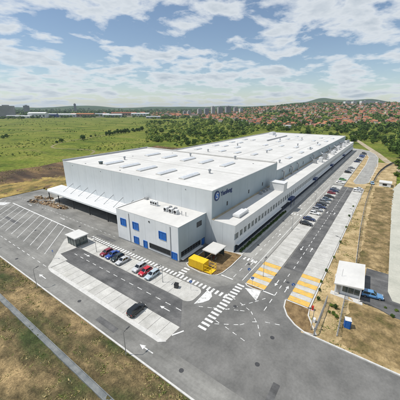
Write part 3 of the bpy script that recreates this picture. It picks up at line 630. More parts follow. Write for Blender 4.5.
# roof plant on the annex: low air handling box, pipes, chillers further back
MB().box(70.9, 77.2, 35.2, 37.6, AZ + 0.25, AZ + 0.95).box(71.2, 76.9, 35.35, 37.45, AZ + 0.95, AZ + 1.1).box(71.4, 71.7, 35.3, 37.5, AZ + 0.05, AZ + 0.25).box(76.4, 76.7, 35.3, 37.5, AZ + 0.05, AZ + 0.25).box(77.2, 78.6, 35.8, 36.9, AZ + 0.3, AZ + 0.8).build('air_handler', 'metal_white', rf)
rp_ = random.Random(8)
for x in (98, 101.5, 104): MB().box(x, x + 1.2, 39.2, 40.5, AZ + 0.05, AZ + 1.1).build('air_unit', 'metal_grey', rf)
for i, x in enumerate((178, 184, 196, 203, 210, 222, 226, 231, 243, 250, 262, 274, 280, 292, 303)):
    h = rp_.uniform(1.6, 3.6); y = rp_.uniform(34.8, 37.2); w = rp_.uniform(2.0, 4.2)
    m = MB().box(x, x + w, y, y + 2.2, AZ + 0.35, AZ + h).box(x + 0.1, x + 0.3, y, y + 2.2, AZ + 0.05, AZ + 0.35).box(x + w - 0.3, x + w - 0.1, y, y + 2.2, AZ + 0.05, AZ + 0.35)
    m.tube((x + w * 0.5, y + 1.1, AZ + h), (x + w * 0.5, y + 1.1, AZ + h + 0.35), 0.7, n=12)
    if i % 3 == 0: m.tube((x + w, y + 1, AZ + 1), (x + w + 0.01, 41.5, AZ + 3.2), 0.35)
    m.build('roof_plant', 'metal_white' if i % 2 else 'metal_grey', rf)
for x in (128, 141, 152, 186, 236): MB().tube((x, 40.6, AZ), (x, 40.6, AZ + 4.2), 0.35, n=10).tube((x, 40.6, AZ + 3.8), (x, 41.5, AZ + 4.2), 0.35, n=10).build('exhaust_pipe', 'metal_grey', rf)

# ------------------------------------------------------------------ loading canopy with tie rods and dock doors
cp = MB(); cx0, cx1, cy0, cy1 = 56.9, HX0 - 0.13, 70.75, 131.0
cp.add([(cx0, cy0, 5.0), (cx1, cy0, 5.5), (cx1, cy1, 5.5), (cx0 + 1.2, cy1, 5.05), (cx0, cy1 - 2.2, 5.0), (cx0, cy0, 5.35), (cx1, cy0, 5.85), (cx1, cy1, 5.85), (cx0 + 1.2, cy1, 5.4), (cx0, cy1 - 2.2, 5.35)],
       [(4, 3, 2, 1, 0), (5, 6, 7, 8, 9), (0, 1, 6, 5), (1, 2, 7, 6), (2, 3, 8, 7), (3, 4, 9, 8), (4, 0, 5, 9)])
can = cp.build('dock_canopy', 'wall_white', hall)
MB().prism([(56.9, 126.2), (HX0 + 4, 126.2), (HX0 + 4, 131), (58.1, 131), (56.9, 128.8)], 0.0, 0.16).build('dock_end_plinth', 'concrete', hall)
rib = MB().add([(0, -.05, 0), (8.0, -.05, .49), (8.0, .05, .49), (0, .05, 0), (0, -.04, .06), (8.0, -.04, .55), (8.0, .04, .55), (0, .04, .06)], [(3, 2, 1, 0), (4, 5, 6, 7), (0, 1, 5, 4), (1, 2, 6, 5), (2, 3, 7, 6), (3, 0, 4, 7)]).mesh('seam_rib', ['wall_white'])
for i in range(38): put('seam_rib', rib, can, loc=(57.0, 71.4 + i * 1.5, 5.352))
MB().box(56.72, 56.897, 70.75, 128.7, 4.75, 5.42).build('fascia', 'wall_white', can)
for i in range(9):
    y = 78 + 6 * i
    if y > 125: continue
    MB().tube((HX0 - 0.12, y, 8.2), (59.9, y, 5.5), 0.07, n=6).build('tie_rod', 'metal_dark', can)
door_me = MB().box(-0.05, 0, -1.7, 1.7, 0, 3.9, 0)
for k in range(5): door_me.box(-0.075, -0.05, -1.66, 1.66, 0.08 + k * 0.77, 0.78 + k * 0.77, 0)
door_me = door_me.mesh('dock_door', ['blue_navy'])
seal = MB().box(-0.9, 0, -2.1, -1.72, 0, 4.4).box(-0.9, 0, 1.72, 2.1, 0, 4.4).box(-0.9, 0, -1.71, 1.71, 3.92, 4.4).mesh('dock_seal', ['black_plastic'])
for i in range(9):
    y = 75 + 6 * i
    d = put('dock_door', door_me, hall, loc=(HX0 - 0.13, y, 0.2)); put('dock_seal', seal, hall, loc=(HX0 - 0.13, y, 0.15))
for y in (73, 85, 97, 109, 121, 129.5): MB().box(57.6, 57.9, y - 0.15, y + 0.15, 0, 5.05).build('canopy_post', 'metal_dark', hall)

# ------------------------------------------------------------------ office block
OX0, OX1, OY0, OY1, OZ = 51.5, 65.05, 44.0, 70.5, 10.8
off = thing('office_block', 'two-storey pale grey office block with blue windows in front of the factory hall', 'office building', (OX0, OY0, 0))
MB().box(OX0, OX1, OY0, OY1, 0, OZ - 0.3).build('wall_core', 'wall_white', off)
panels(off, 'x', OX0, OY0, OY1, 0.45, OZ, 4.42, 'wall_white'); panels(off, 'y', OY0, OX0 - 0.12, OX1, 0.45, OZ, 4.5, 'wall_grey_and_shade'); panels(off, 'y', OY1, OX0 - 0.12, OX1, 0.45, OZ, 4.5, 'wall_white', out=1)  # right side darker than the lit faces: its shade is painted in
MB().box(OX0 - 0.2, OX1, OY0 - 0.2, OY1 + 0.2, 0, 0.44).build('plinth', 'metal_grey', off)
orf = MB().box(OX0 + 0.15, OX1, OY0 + 0.15, OY1 - 0.15, OZ - 0.3, OZ - 0.12).build('roof', 'roof_white', off)
for n_, b in (('coping', (OX0 - 0.14, OX0 + 0.18, OY0 - 0.14, OY1 + 0.14)), ('coping', (OX0 + 0.183, OX1, OY0 - 0.14, OY0 + 0.18)), ('coping', (OX0 + 0.183, OX1, OY1 - 0.18, OY1 + 0.14))):
    MB().box(b[0], b[1], b[2], b[3], OZ + 0.003, OZ + 0.1).build(n_, 'roof_white', off)
def win_x(y0, y1, z0, z1, name='window', pane='blue_panel', frame='metal_white', mull=0):
    """window on the office front (x = OX0)"""
    m = MB(); f = 0.1; xo = OX0 - 0.12
    m.box(xo - 0.16, xo - 0.003, y0 - f, y1 + f, z0 - f, z0).box(xo - 0.16, xo - 0.003, y0 - f, y1 + f, z1, z1 + f).box(xo - 0.16, xo - 0.003, y0 - f, y0, z0 + .002, z1 - .002).box(xo - 0.16, xo - 0.003, y1, y1 + f, z0 + .002, z1 - .002)
    for i in range(1, mull): y = y0 + (y1 - y0) * i / mull; m.box(xo - 0.06, xo - 0.031, y - 0.05, y + 0.05, z0 + .002, z1 - .002)
    o = m.build(name, frame, off)
    n = max(1, mull)
    for i in range(n):
        a = y0 + (y1 - y0) * i / n; b = y0 + (y1 - y0) * (i + 1) / n
        MB().box(xo - 0.03, xo - 0.003, a + 0.003, b - 0.003, z0 + 0.002, z1 - 0.002).build('pane', pane, o)
    return o
for y0, y1, z0, z1 in ((66.1, 68.6, 5.5, 7.8), (60.2, 62.7, 5.6, 7.9), (48.6, 51.3, 5.5, 7.8), (60.5, 62.6, 0.7, 2.9)): win_x(y0, y1, z0, z1, frame='blue_panel', mull=2)
win_x(56.7, 58.2, 0.46, 2.7, 'door', frame='blue_panel'); win_x(44.6, 46.5, 0.46, 2.5, 'door', frame='blue_panel', mull=2)
win_x(47.2, 55.5, 1.15, 2.6, 'ribbon_window', 'glass_dark', 'metal_dark', 6)
for y in (64.4, 46.85): MB().tube((OX0 - 0.22, y, 0.3), (OX0 - 0.22, y, OZ - 0.4), 0.075).build('downpipe', 'metal_grey', off)
MB().box(OX0 - 0.24, OX0 - 0.13, 55.0, 55.5, OZ - 1.2, OZ - 0.8).build('wall_lamp', 'metal_dark', off)
def win_y(x0, x1, z0, z1, pane='glass_dark', n=1):
    yo = OY0 - 0.12; m = MB(); f = 0.08
    m.box(x0 - f, x1 + f, yo - 0.06, yo - 0.003, z0 - f, z0).box(x0 - f, x1 + f, yo - 0.06, yo - 0.003, z1, z1 + f).box(x0 - f, x0, yo - 0.06, yo - 0.003, z0 + .002, z1 - .002).box(x1, x1 + f, yo - 0.06, yo - 0.003, z0 + .002, z1 - .002)
    o = m.build('window', 'metal_dark', off)
    for i in range(n):
        a = x0 + (x1 - x0) * i / n; b = x0 + (x1 - x0) * (i + 1) / n
        MB().box(a + 0.05, b - 0.05, yo - 0.03, yo - 0.003, z0 + .002, z1 - .002).build('pane', pane, o)
win_y(60.1, 62.5, 7.7, 9.2); win_y(52.4, 61.9, 1.2, 2.7, n=7); win_y(62.6, 64.2, 0.46, 2.7, 'blue_panel')
MB().box(52, 62.2, OY0 - 1.1, OY0 - 0.13, 0.62, 0.8).build('bench_ledge', 'metal_white', off)
# air conditioners on the office roof
def ac(x, y, w, d, h, m='metal_white'):
    a = MB().box(x - w / 2, x + w / 2, y - d / 2, y + d / 2, OZ + 0.1, OZ + 0.1 + h).box(x - w / 2, x + w / 2, y - d / 2, y - d / 2 + 0.1, OZ - 0.12, OZ + 0.1).box(x - w / 2, x + w / 2, y + d / 2 - 0.1, y + d / 2, OZ - 0.12, OZ + 0.1)
    o = a.build('air_conditioner', m, orf)
    g = MB()
    t = g.tube((x - w / 2 - 0.03, y, OZ + 0.1 + h * 0.5), (x - w / 2 - 0.002, y, OZ + 0.1 + h * 0.5), min(d, h) * 0.4, n=16)
    g.build('fan_grille', 'black_plastic', o)
for y in (63.6, 62.5, 61.4): ac(61.0, y, 0.8, 0.95, 1.35)
for y in (55.4, 53.2, 51.2): ac(59.2, y, 1.3, 1.2, 1.2)
for y in (54.3, 52.2): ac(60.2, y, 0.7, 0.8, 1.5, 'metal_grey')
for y in (49.2, 47.6): MB().tube((59.5, y, OZ - 0.12), (59.5, y, OZ + 1.2), 0.12).build('vent_pipe', 'metal_grey', orf)
MB().box(63.3, 64.4, 68.6, 69.8, OZ - 0.12, OZ + 0.7).build('roof_hatch', 'metal_grey', orf)

# ------------------------------------------------------------------ shelters with flat white roofs
def shelter(label, x0, x1, y0, y1, z, glass_sides, z0=0.15):
    t = thing('shelter', label, 'shelter', ((x0 + x1) / 2, (y0 + y1) / 2, z0), group='flat white-roofed shelters')
    r = MB().box(x0, x1, y0, y1, z - 0.28, z).box(x0 + 0.15, x1 - 0.15, y0 + 0.15, y1 - 0.15, z, z + 0.03).build('roof', 'roof_white', t)
    MB().box(x0 + 0.3, x1 - 0.3, y0 + 0.3, y1 - 0.3, z - 0.42, z - 0.282).build('roof_beam', 'metal_grey', t)
    for x in (x0 + 0.5, x1 - 0.5):
        for i in range(4):
            y = y0 + 0.5 + (y1 - y0 - 1.0) * i / 3; MB().box(x - 0.06, x + 0.06, y - 0.06, y + 0.06, z0, z - 0.42).build('post', 'metal_dark', t)
    for s in glass_sides:
        for i in range(3):
            if s in 'ab':
                x = x0 + 0.5 if s == 'a' else x1 - 0.5; a = y0 + 0.58 + (y1 - y0 - 1.0) * i / 3; b = y0 + 0.42 + (y1 - y0 - 1.0) * (i + 1) / 3
                MB().box(x - 0.015, x + 0.015, a, b, z0 + 0.25, z - 0.6).build('glass_panel', 'glass_tint', t)
            else:
                y = y0 + 0.5 if s == 'c' else y1 - 0.5; a = x0 + 0.58 + (x1 - x0 - 1.0) * i / 3; b = x0 + 0.42 + (x1 - x0 - 1.0) * (i + 1) / 3
                MB().box(a, b, y - 0.015, y + 0.015, z0 + 0.25, z - 0.6).build('glass_panel', 'glass_tint', t)
    return t
sh1 = shelter('glass-walled shelter with flat white roof on the island by the truck bays', 38.5, 43.4, 75.3, 81.0, 3.4, 'abcd')
MB().box(40.3, 40.8, 76.5, 80, 0.15, 0.6).build('bench', 'timber', sh1)
sh2 = shelter('open shelter with flat white roof beside the yellow container, in front of the annex', 56.3, 62.2, 34.6, 39.2, 3.4, 'bd')
def bicycle(x, y, label, rot=0.0):
    t = thing('bicycle', label, 'bicycle', (x, y, 0.14), rot, 'bicycles under the shelter')
    for dx in (-0.52, 0.52):
        w = MB(); n = 14
        for i in range(n):
            a0, a1 = 2 * math.pi * i / n, 2 * math.pi * (i + 1) / n
            w.tube((dx + .33 * math.cos(a0), 0, .34 + .33 * math.sin(a0)), (dx + .33 * math.cos(a1), 0, .34 + .33 * math.sin(a1)), 0.022, n=4, cap=False)
        w.build('wheel', 'tyre', t, world=False)
    f = MB()
    for p, q in (((-.52, 0, .34), (-.15, 0, .82)), ((-.15, 0, .82), (.38, 0, .82)), ((.38, 0, .82), (-.05, 0, .34)), ((-.05, 0, .34), (-.15, 0, .82)), ((-.52, 0, .34), (-.05, 0, .34)), ((.52, 0, .34), (.36, 0, .98))): f.tube(p, q, 0.022, n=5)
    f.build('frame', 'red_paint' if rot else 'metal_grey', t, world=False)
    MB().box(-.3, -.05, -.07, .07, .86, .92).build('saddle', 'black_plastic', t, world=False); MB().tube((.34, -.28, 1.0), (.34, .28, 1.0), 0.02, n=5).build('handlebar', 'metal_dark', t, world=False)
bicycle(58.2, 35.6, 'grey bicycle under the open shelter, nearest the kerb'); bicycle(58.4, 36.6, 'red bicycle in the middle under the open shelter', 0.08); bicycle(58.1, 37.6, 'grey bicycle under the open shelter, nearest the office block')

# ------------------------------------------------------------------ yellow skip container and cage
yc = thing('waste_container', 'yellow ribbed steel container with open cage end on the planted island', 'container', (52.5, 36.8, 0.14))
m = MB().box(51.3, 53.8, 35.3, 40.3, 0.3, 2.55)
for i in range(11): y = 35.4 + i * 0.47; m.box(51.22, 51.3, y, y + 0.22, 0.32, 2.5)
for i in range(5): x = 51.4 + i * 0.5; m.box(x, x + 0.22, 35.22, 35.3, 0.32, 2.5)
m.box(51.25, 53.85, 35.25, 40.35, 2.551, 2.66); m.build('container_body', 'yellow_steel', yc)
for x in (51.5, 53.3): MB().box(x, x + 0.2, 35.4, 40.2, 0.14, 0.3).build('skid', 'metal_dark', yc)
cg = MB()
for x in (51.35, 53.75):
    cg.box(x - .05, x + .05, 32.8, 32.9, .14, 2.3)
    for z in (0.3, 1.25, 2.25): cg.box(x - .04, x + .04, 32.9, 35.2, z, z + .08)
for z in (0.3, 1.25, 2.25): cg.box(51.4, 53.7, 32.82, 32.9, z + .002, z + .082)
cg.box(51.4, 53.7, 32.92, 35.2, 0.2, 0.28)
cg.build('cage', 'yellow_steel', yc)

# ------------------------------------------------------------------ gatehouse on the right
gh = thing('gatehouse', 'white flat-roofed gatehouse beside the right-hand bays with dark front window', 'gatehouse', (68, 2.6, 0.0))
gh.location = (67.6, 2.55, 0.0); gh.rotation_euler = (0, 0, R(4))
lw = dict(world=False); GX0, GX1, GY0, GY1 = -4.7, 5.4, -2.7, 2.7
MB().add([(GX0, GY0, 0), (GX1, GY0, 0), (GX1, GY1, 0), (GX0, GY1, 0), (GX0, GY0, 3.55), (GX1, GY0, 3.55), (GX1, GY1, 2.95), (GX0, GY1, 2.95)], [(4, 5, 6, 7), (0, 1, 5, 4), (1, 2, 6, 5), (2, 3, 7, 6), (3, 0, 4, 7)]).build('wall', 'wall_white', gh, **lw)
m = MB()
for dz in (0.0,):
    x0, x1, y0, y1 = GX0 - 1.2, GX1 + 0.3, GY0 - 0.3, GY1 + 0.3
    m.add([(x0, y0, 3.6), (x1, y0, 3.6), (x1, y1, 2.94), (x0, y1, 2.94), (x0, y0, 3.9), (x1, y0, 3.9), (x1, y1, 3.24), (x0, y1, 3.24)], [(3, 2, 1, 0), (4, 5, 6, 7), (0, 1, 5, 4), (1, 2, 6, 5), (2, 3, 7, 6), (3, 0, 4, 7)])
m.build('roof', 'roof_white', gh, **lw)
for i in range(3): MB().box(GX0 - 0.08, GX0 - 0.003, GY0 + 0.3 + i * 1.2, GY0 + 1.4 + i * 1.2, 1.0, 2.4).build('window', 'glass_tint', gh, **lw)
MB().box(GX0 - 0.08, GX0 - 0.003, 1.5, 2.4, 0.2, 2.3).build('door', 'metal_grey', gh, **lw)
for i in range(2): MB().box(-2.5 + i * 3.5, -0.5 + i * 3.5, GY0 - 0.08, GY0 - 0.003, 1.0, 2.4).build('window', 'glass_dark', gh, **lw)
for i in range(2): MB().box(-2.5 + i * 3.5, -0.5 + i * 3.5, GY1 + 0.003, GY1 + 0.08, 1.0, 2.3).build('window', 'glass_dark', gh, **lw)
for y in (-2.5, 2.5): MB().box(GX0 - 1.1, GX0 - 0.98, y - 0.06, y + 0.06, 0.0, 3.0).build('porch_post', 'metal_white', gh, **lw)
MB().tube((-2.2, 1.7, 3.2), (-2.2, 1.7, 5.4), 0.035, n=6).build('aerial', 'metal_grey', gh, **lw)
MB().box(-1.6, -0.6, GY1 + 0.09, GY1 + 0.45, 2.0, 2.65).build('air_conditioner', 'metal_white', gh, **lw)

# ------------------------------------------------------------------ cars
def loft(rings, cap=True):
    m = MB(); n = len(rings[0]); vs = [v for r in rings for v in r]; fs = []
    for k in range(len(rings) - 1):
        for i in range(n):
            j = (i + 1) % n; fs.append((k * n + i, k * n + j, (k + 1) * n + j, (k + 1) * n + i))
    if cap: fs += [list(range(n - 1, -1, -1)), list(range((len(rings) - 1) * n, len(rings) * n))]
    return m.add(vs, fs)
def car_meshes(kind):
    P = dict(hatch=dict(L=4.15, W=1.78, H=1.47, belt=0.93, hood=0.86, b0=-0.95, b1=1.98, t0=-0.18, t1=1.45, deck=0.93),
             sedan=dict(L=4.55, W=1.8, H=1.44, belt=0.92, hood=0.85, b0=-0.95, b1=1.62, t0=-0.15, t1=0.95, deck=0.98),
             suv=dict(L=4.4, W=1.86, H=1.66, belt=1.06, hood=1.0, b0=-1.0, b1=2.05, t0=-0.35, t1=1.65, deck=1.05),
             estate=dict(L=4.6, W=1.8, H=1.5, belt=0.94, hood=0.87, b0=-0.95, b1=2.15, t0=-0.15, t1=1.8, deck=0.94))[kind]
    hl, hw = P['L'] / 2, P['W'] / 2; bz = P['belt']; me = {}
    def ring(x, w, zb, zt):
        zm = zb + (zt - zb) * 0.55
        return [(x, -w * 0.86, zb), (x, -w * 0.98, zb + 0.12), (x, -w, zm), (x, -w * 0.95, zt - 0.09), (x, -w * 0.8, zt), (x, w * 0.8, zt), (x, w * 0.95, zt - 0.09), (x, w, zm), (x, w * 0.98, zb + 0.12), (x, w * 0.86, zb)]
    st = [(-hl, 0.66, 0.3, 0.6), (-hl + 0.09, 0.85, 0.22, 0.7), (-hl + 0.4, 0.95, 0.2, P['hood'] - 0.06), (P['b0'] - 0.25, 1.0, 0.2, P['hood'] + 0.02), (P['b0'], 1.0, 0.2, bz), (0.3, 1.0, 0.2, bz), (P['b1'] - 0.4, 1.0, 0.2, bz),
          (min(P['b1'], hl - 0.25), 0.97, 0.2, P['deck']), (hl - 0.1, 0.9, 0.25, P['deck'] - 0.05), (hl, 0.78, 0.32, P['deck'] - 0.25)]
    b = loft([ring(x, w * hw, zb, zt) for x, w, zb, zt in st]); me['body'] = b.mesh('body', ['car_paint']); smooth(me['body'])
    # glasshouse
    wb, wt, zt = hw * 0.86, hw * 0.68, P['H'] - 0.04
    g = loft([[(P['b0'], -wb, bz - 0.03), (P['b1'], -wb, bz - 0.03), (P['b1'], wb, bz - 0.03), (P['b0'], wb, bz - 0.03)],
              [(P['t0'], -wt, zt), (P['t1'], -wt, zt), (P['t1'], wt, zt), (P['t0'], wt, zt)]])
    me['glasshouse'] = g.mesh('glasshouse', ['glass_dark'])
    r = loft([[(P['t0'] - 0.06, -wt - 0.03, zt - 0.03), (P['t1'] + 0.05, -wt - 0.03, zt - 0.03), (P['t1'] + 0.05, wt + 0.03, zt - 0.03), (P['t0'] - 0.06, wt + 0.03, zt - 0.03)],
              [(P['t0'] - 0.02, -wt, zt + 0.02), (P['t1'] + 0.02, -wt, zt + 0.02), (P['t1'] + 0.02, wt, zt + 0.02), (P['t0'] - 0.02, wt, zt + 0.02)],
              [(P['t0'] + 0.2, -wt * 0.75, zt + 0.05), (P['t1'] - 0.2, -wt * 0.75, zt + 0.05), (P['t1'] - 0.2, wt * 0.75, zt + 0.05), (P['t0'] + 0.2, wt * 0.75, zt + 0.05)]])
    me['roof'] = r.mesh('roof', ['car_paint'])
    pl = MB()
    for s in (-1, 1):
        for xb, xt, wd in ((P['b0'], P['t0'], 0.05), (0.42, 0.42, 0.06), (P['b1'] - 0.05, P['t1'], 0.08)):
            pl.add([(xb - wd, s * (wb + 0.012), bz - 0.03), (xb + wd, s * (wb + 0.012), bz - 0.03), (xt + wd, s * (wt + 0.012), zt), (xt - wd, s * (wt + 0.012), zt),
                    (xb - wd, s * (wb - 0.06), bz - 0.02), (xb + wd, s * (wb - 0.06), bz - 0.02), (xt + wd, s * (wt - 0.06), zt), (xt - wd, s * (wt - 0.06), zt)],
                   [(0, 1, 2, 3), (7, 6, 5, 4), (0, 3, 7, 4), (1, 5, 6, 2)])
    me['pillars'] = pl.mesh('pillars', ['car_paint'])
    t = MB().tube((0, -0.1, 0), (0, 0.1, 0), 0.32, n=16); me['tyre'] = t.mesh('tyre', ['tyre'])
    me['rim'] = MB().tube((0, -0.112, 0), (0, 0.112, 0), 0.2, n=12).mesh('rim', ['rim'])
    me['headlight'] = MB().box(-0.13, 0.06, -0.17, 0.17, -0.07, 0.07).mesh('headlight', ['lamp_glass'])
    me['tail_light'] = MB().box(-0.05, 0.06, -0.14, 0.14, -0.11, 0.11).mesh('tail_light', ['tail_glass'])
    me['front_bumper'] = MB().box(-hl - 0.02, -hl + 0.1, -hw * 0.6, hw * 0.6, 0.24, 0.42).mesh('front_bumper', ['black_plastic'])
    me['rear_bumper'] = MB().box(hl - 0.1, hl + 0.02, -hw * 0.66, hw * 0.66, 0.27, 0.45).mesh('rear_bumper', ['black_plastic'])
    me['number_plate'] = MB().box(-0.012, 0.012, -0.26, 0.26, -0.055, 0.055).mesh('number_plate', ['lamp_glass'])
    me['grille'] = MB().box(-0.03, 0.03, -hw * 0.36, hw * 0.36, -0.06, 0.06).mesh('grille', ['black_plastic'])
    me['mirror'] = MB().box(-0.07, 0.07, -0.1, 0.1, -0.06, 0.06).mesh('mirror', ['car_paint'])
    me['P'] = P; return me
CARS = {k: car_meshes(k) for k in ('hatch', 'sedan', 'suv', 'estate')}
def car(kind, x, y, rot, col, label, group, z=0.075):
    c = CARS[kind]; P = c['P']; hl, hw = P['L'] / 2, P['W'] / 2
    t = thing('parked_car', label, 'car', (x, y, z), rot, group)
    def part(n, parent=t, loc=None):
        o = put(n, c[n], parent, loc=loc, world=False); o.color = (*col, 1); return o
    for n in ('body', 'glasshouse', 'roof', 'pillars', 'front_bumper', 'rear_bumper'): part(n)
    for sx in (-hl + 0.82, hl - 0.85):
        for sy in (-1, 1):
            w = empty('wheel', (sx, sy * (hw - 0.09), 0.32)); w.parent = t
            part('tyre', w); part('rim', w)
    part('number_plate', loc=(-hl - 0.025, 0, 0.34)); part('number_plate', loc=(hl + 0.025, 0, 0.4)); part('grille', loc=(-hl + 0.01, 0, 0.55))
    for s in (-1, 1):
        part('headlight', loc=(-hl + 0.18, s * hw * 0.68, 0.64)); part('tail_light', loc=(hl - 0.07, s * hw * 0.72, P['deck'] - 0.24)); part('mirror', loc=(P['b0'] + 0.3, s * (hw + 0.08), P['belt'] + 0.06))
    return t
DKRED, RED, BLUE, DTEAL, SILV, WHITE, LBLUE, BLACK, GREY, NAVY = (0.22, 0.015, 0.03), (0.5, 0.012, 0.03), (0.02, 0.07, 0.32), (0.015, 0.03, 0.035), (0.5, 0.51, 0.52), (0.75, 0.75, 0.74), (0.42, 0.5, 0.55), (0.012, 0.014, 0.015), (0.2, 0.21, 0.22), (0.015, 0.03, 0.09)
G1 = 'cars in the bays before the office block'
for k, y, r, c, lb in (('hatch', 64.7, 0, DKRED, 'dark red hatchback, leftmost of the row in front of the office block'), ('sedan', 62.2, 0, BLUE, 'bright blue saloon between dark red and black cars before the office block'),
                       ('hatch', 59.6, 0, DTEAL, 'very dark hatchback between blue and silver cars before the office block'), ('sedan', 57.0, 0, SILV, 'silver saloon at the end of the first four cars before the office block'),
                       ('suv', 50.4, 0, SILV, 'pale silver SUV left of the bright red car before the office block'), ('hatch', 47.8, 0, RED, 'bright red hatchback between two pale cars before the office block'),
                       ('estate', 45.2, 0, LBLUE, 'pale blue-silver estate, rightmost in the row before the office block')):
    car(k, 42.1 + random.uniform(-0.25, 0.25), y, r + random.uniform(-0.03, 0.03), c, lb, G1)
car('suv', 30.6, 38.7, math.pi + 0.05, BLACK, 'lone black SUV parked in the outer bays nearest the camera', G1)
G2 = 'cars in the bays along the annex'
row = [(99.6, 'sedan', BLACK, 'black saloon, nearest of the row in the middle bays by the annex'), (104.8, 'sedan', NAVY, 'very dark blue saloon, second from the near end of the middle bays'),
       (112.6, 'hatch', WHITE, 'white hatchback standing between dark cars in the middle bays'), (122.0, 'estate', NAVY, 'navy estate just beyond the white hatchback in the middle bays'),
       (129.8, 'suv', GREY, 'dark grey SUV beyond the navy estate in the middle bays'), (134.8, 'hatch', (0.08, 0.12, 0.16), 'slate blue hatchback two places before the dark red car in the middle bays'),
       (140.2, 'sedan', BLACK, 'black saloon just before the dark red car in the middle bays'), (147.4, 'hatch', DKRED, 'dark red hatchback in the middle bays by the annex'), (156.0, 'sedan', GREY, 'grey saloon at the far end of the slabbed middle bays'),
       (172.6, 'sedan', WHITE, 'white saloon, first car past the end of the dark lane'), (181.0, 'hatch', (0.12, 0.3, 0.1), 'green hatchback beside the white saloon past the dark lane'),
       (205, 'suv', BLACK, 'black SUV standing alone in the far bays by the annex'), (252, 'sedan', NAVY, 'dark blue saloon, nearest of the four far cars by the annex'), (264, 'hatch', SILV, 'silver hatchback, second of the four far cars by the annex'),
       (286, 'sedan', BLUE, 'blue saloon, third of the four far cars by the annex'), (306.5, 'hatch', BLACK, 'black hatchback, farthest car in the bays by the annex')]
row += [(117.2, 'suv', (0.3, 0.31, 0.32), 'mid grey SUV between the white hatchback and the navy estate'), (126.0, 'sedan', BLACK, 'black saloon squeezed between navy estate and dark grey SUV'), (152.2, 'estate', NAVY, 'navy estate just past the dark red hatchback in the middle bays'),
        (213, 'hatch', SILV, 'silver hatchback just past the lone black SUV in the far bays'), (222, 'sedan', GREY, 'grey saloon in the far bays before the group of four'), (259, 'suv', BLACK, 'black SUV in the far group behind the dark blue saloon'), (272, 'sedan', WHITE, 'white saloon in the middle of the far group'), (279, 'hatch', NAVY, 'navy hatchback beside the white saloon of the far group'),
        (293, 'suv', GREY, 'grey SUV behind the blue saloon of the far group'), (300, 'sedan', BLACK, 'black saloon second from the far end of the bays')]
for x, k, c, lb in row: car(k, x, 21.2 + random.uniform(-0.3, 0.3), math.pi / 2 + random.uniform(-0.04, 0.04), c, lb, G2)
G3 = 'white cars at the end of the right bays'
car('hatch', 159.2, 10.9, math.pi / 2, WHITE, 'white hatchback near the end of the right-hand bays', G3); car('sedan', 163.6, 10.9, -math.pi / 2, (0.68, 0.7, 0.7), 'off-white saloon in the last of the right-hand bays', G3)
car('estate', 65.6, -2.6, math.pi / 2 + 0.18, (0.1, 0.26, 0.48), 'metallic blue estate parked beside the white gatehouse', 'cars by the gatehouse', z=0.3)
car('hatch', 181.4, 5.6, 0.2, (0.25, 0.4, 0.55), 'light blue hatchback by the far gate in the fence', 'cars by the far gate', z=0.1)

# ------------------------------------------------------------------ street furniture
lamp_root = thing('street_lamp', 'x', 'street lamp')
MB().tube((0, 0, 0), (0, 0, 5.2), 0.075, 0.05, n=8).tube((0, 0, 0), (0, 0, 0.5), 0.11, 0.1, n=8).build('pole', 'metal_grey', lamp_root, world=False)
hd = MB().tube((0, 0, 5.15), (0.75, 0, 5.32), 0.04, n=6).add([(0.65, -0.14, 5.27), (1.35, -0.1, 5.36), (1.35, 0.1, 5.36), (0.65, 0.14, 5.27), (0.65, -0.12, 5.37), (1.35, -0.08, 5.43), (1.35, 0.08, 5.43), (0.65, 0.12, 5.37)],
    [(3, 2, 1, 0), (4, 5, 6, 7), (0, 1, 5, 4), (1, 2, 6, 5), (2, 3, 7, 6), (3, 0, 4, 7)])
hd.build('lamp_head', 'metal_dark', lamp_root, world=False); kids(lamp_root)
lamps = [(22.1, 65.1, 0, 'grey street lamp on the verge, opposite the tip of the shelter island'), (22.1, 98, 0, 'grey street lamp on the verge, furthest left beside the truck bays'), (22.1, 32, 0, 'grey street lamp on the verge nearest the camera'),
         (83.5, 7.6, math.pi / 2, 'street lamp beside the right bays just beyond the gatehouse'), (112, 7.6, math.pi / 2, 'second street lamp beyond the gatehouse along the right bays'), (142, 7.6, math.pi / 2, 'third street lamp beyond the gatehouse along the right bays'),
         (58.6, 21.3, 0, 'street lamp standing in the yellow striped middle bays'), (92, 24.3, math.pi / 2, 'street lamp behind the empty middle bays before the black saloon'), (126, 24.3, math.pi / 2, 'street lamp behind the parked cars of the middle bays'),
         (47.3, 6.4, 2.2, 'street lamp on the junction island beside the sliding gate'), (41.6, 41.2, math.pi, 'street lamp on the inner bays right of the pale blue estate'), (41.0, 68.2, math.pi, 'street lamp on the inner bays left of the dark red hatchback')]
for i, (x, y, r, lb) in enumerate(lamps):
    o = lamp_root if i == 0 else copy_tree(lamp_root)
    o.location = (x, y, 0.06); o.rotation_euler = (0, 0, r); tag(o, lb, 'street lamp', 'street lamps of the yard')
sign_root = thing('road_sign', 'x', 'road sign')
MB().tube((0, 0, 0), (0, 0, 2.7), 0.035, n=6).build('post', 'metal_grey', sign_root, world=False)
ds = MB(); disc(ds, 0.38, -0.06, -0.04, n=20); face = ds.build('sign_face', 'sign_blue', sign_root, world=False, loc=(0, 0, 2.45))
ar = MB().add([(-0.2, -0.064, 0.16), (-0.12, -0.064, 0.22), (0.12, -0.064, -0.06), (0.2, -0.064, 0.02), (0.22, -0.064, -0.24), (-0.04, -0.064, -0.2), (0.04, -0.064, -0.13)], [(0, 1, 2, 6), (5, 6, 2, 3, 4)][:1] + [(5, 3, 4)])
ar.build('arrow', 'paint_white', face, world=False); kids(sign_root)
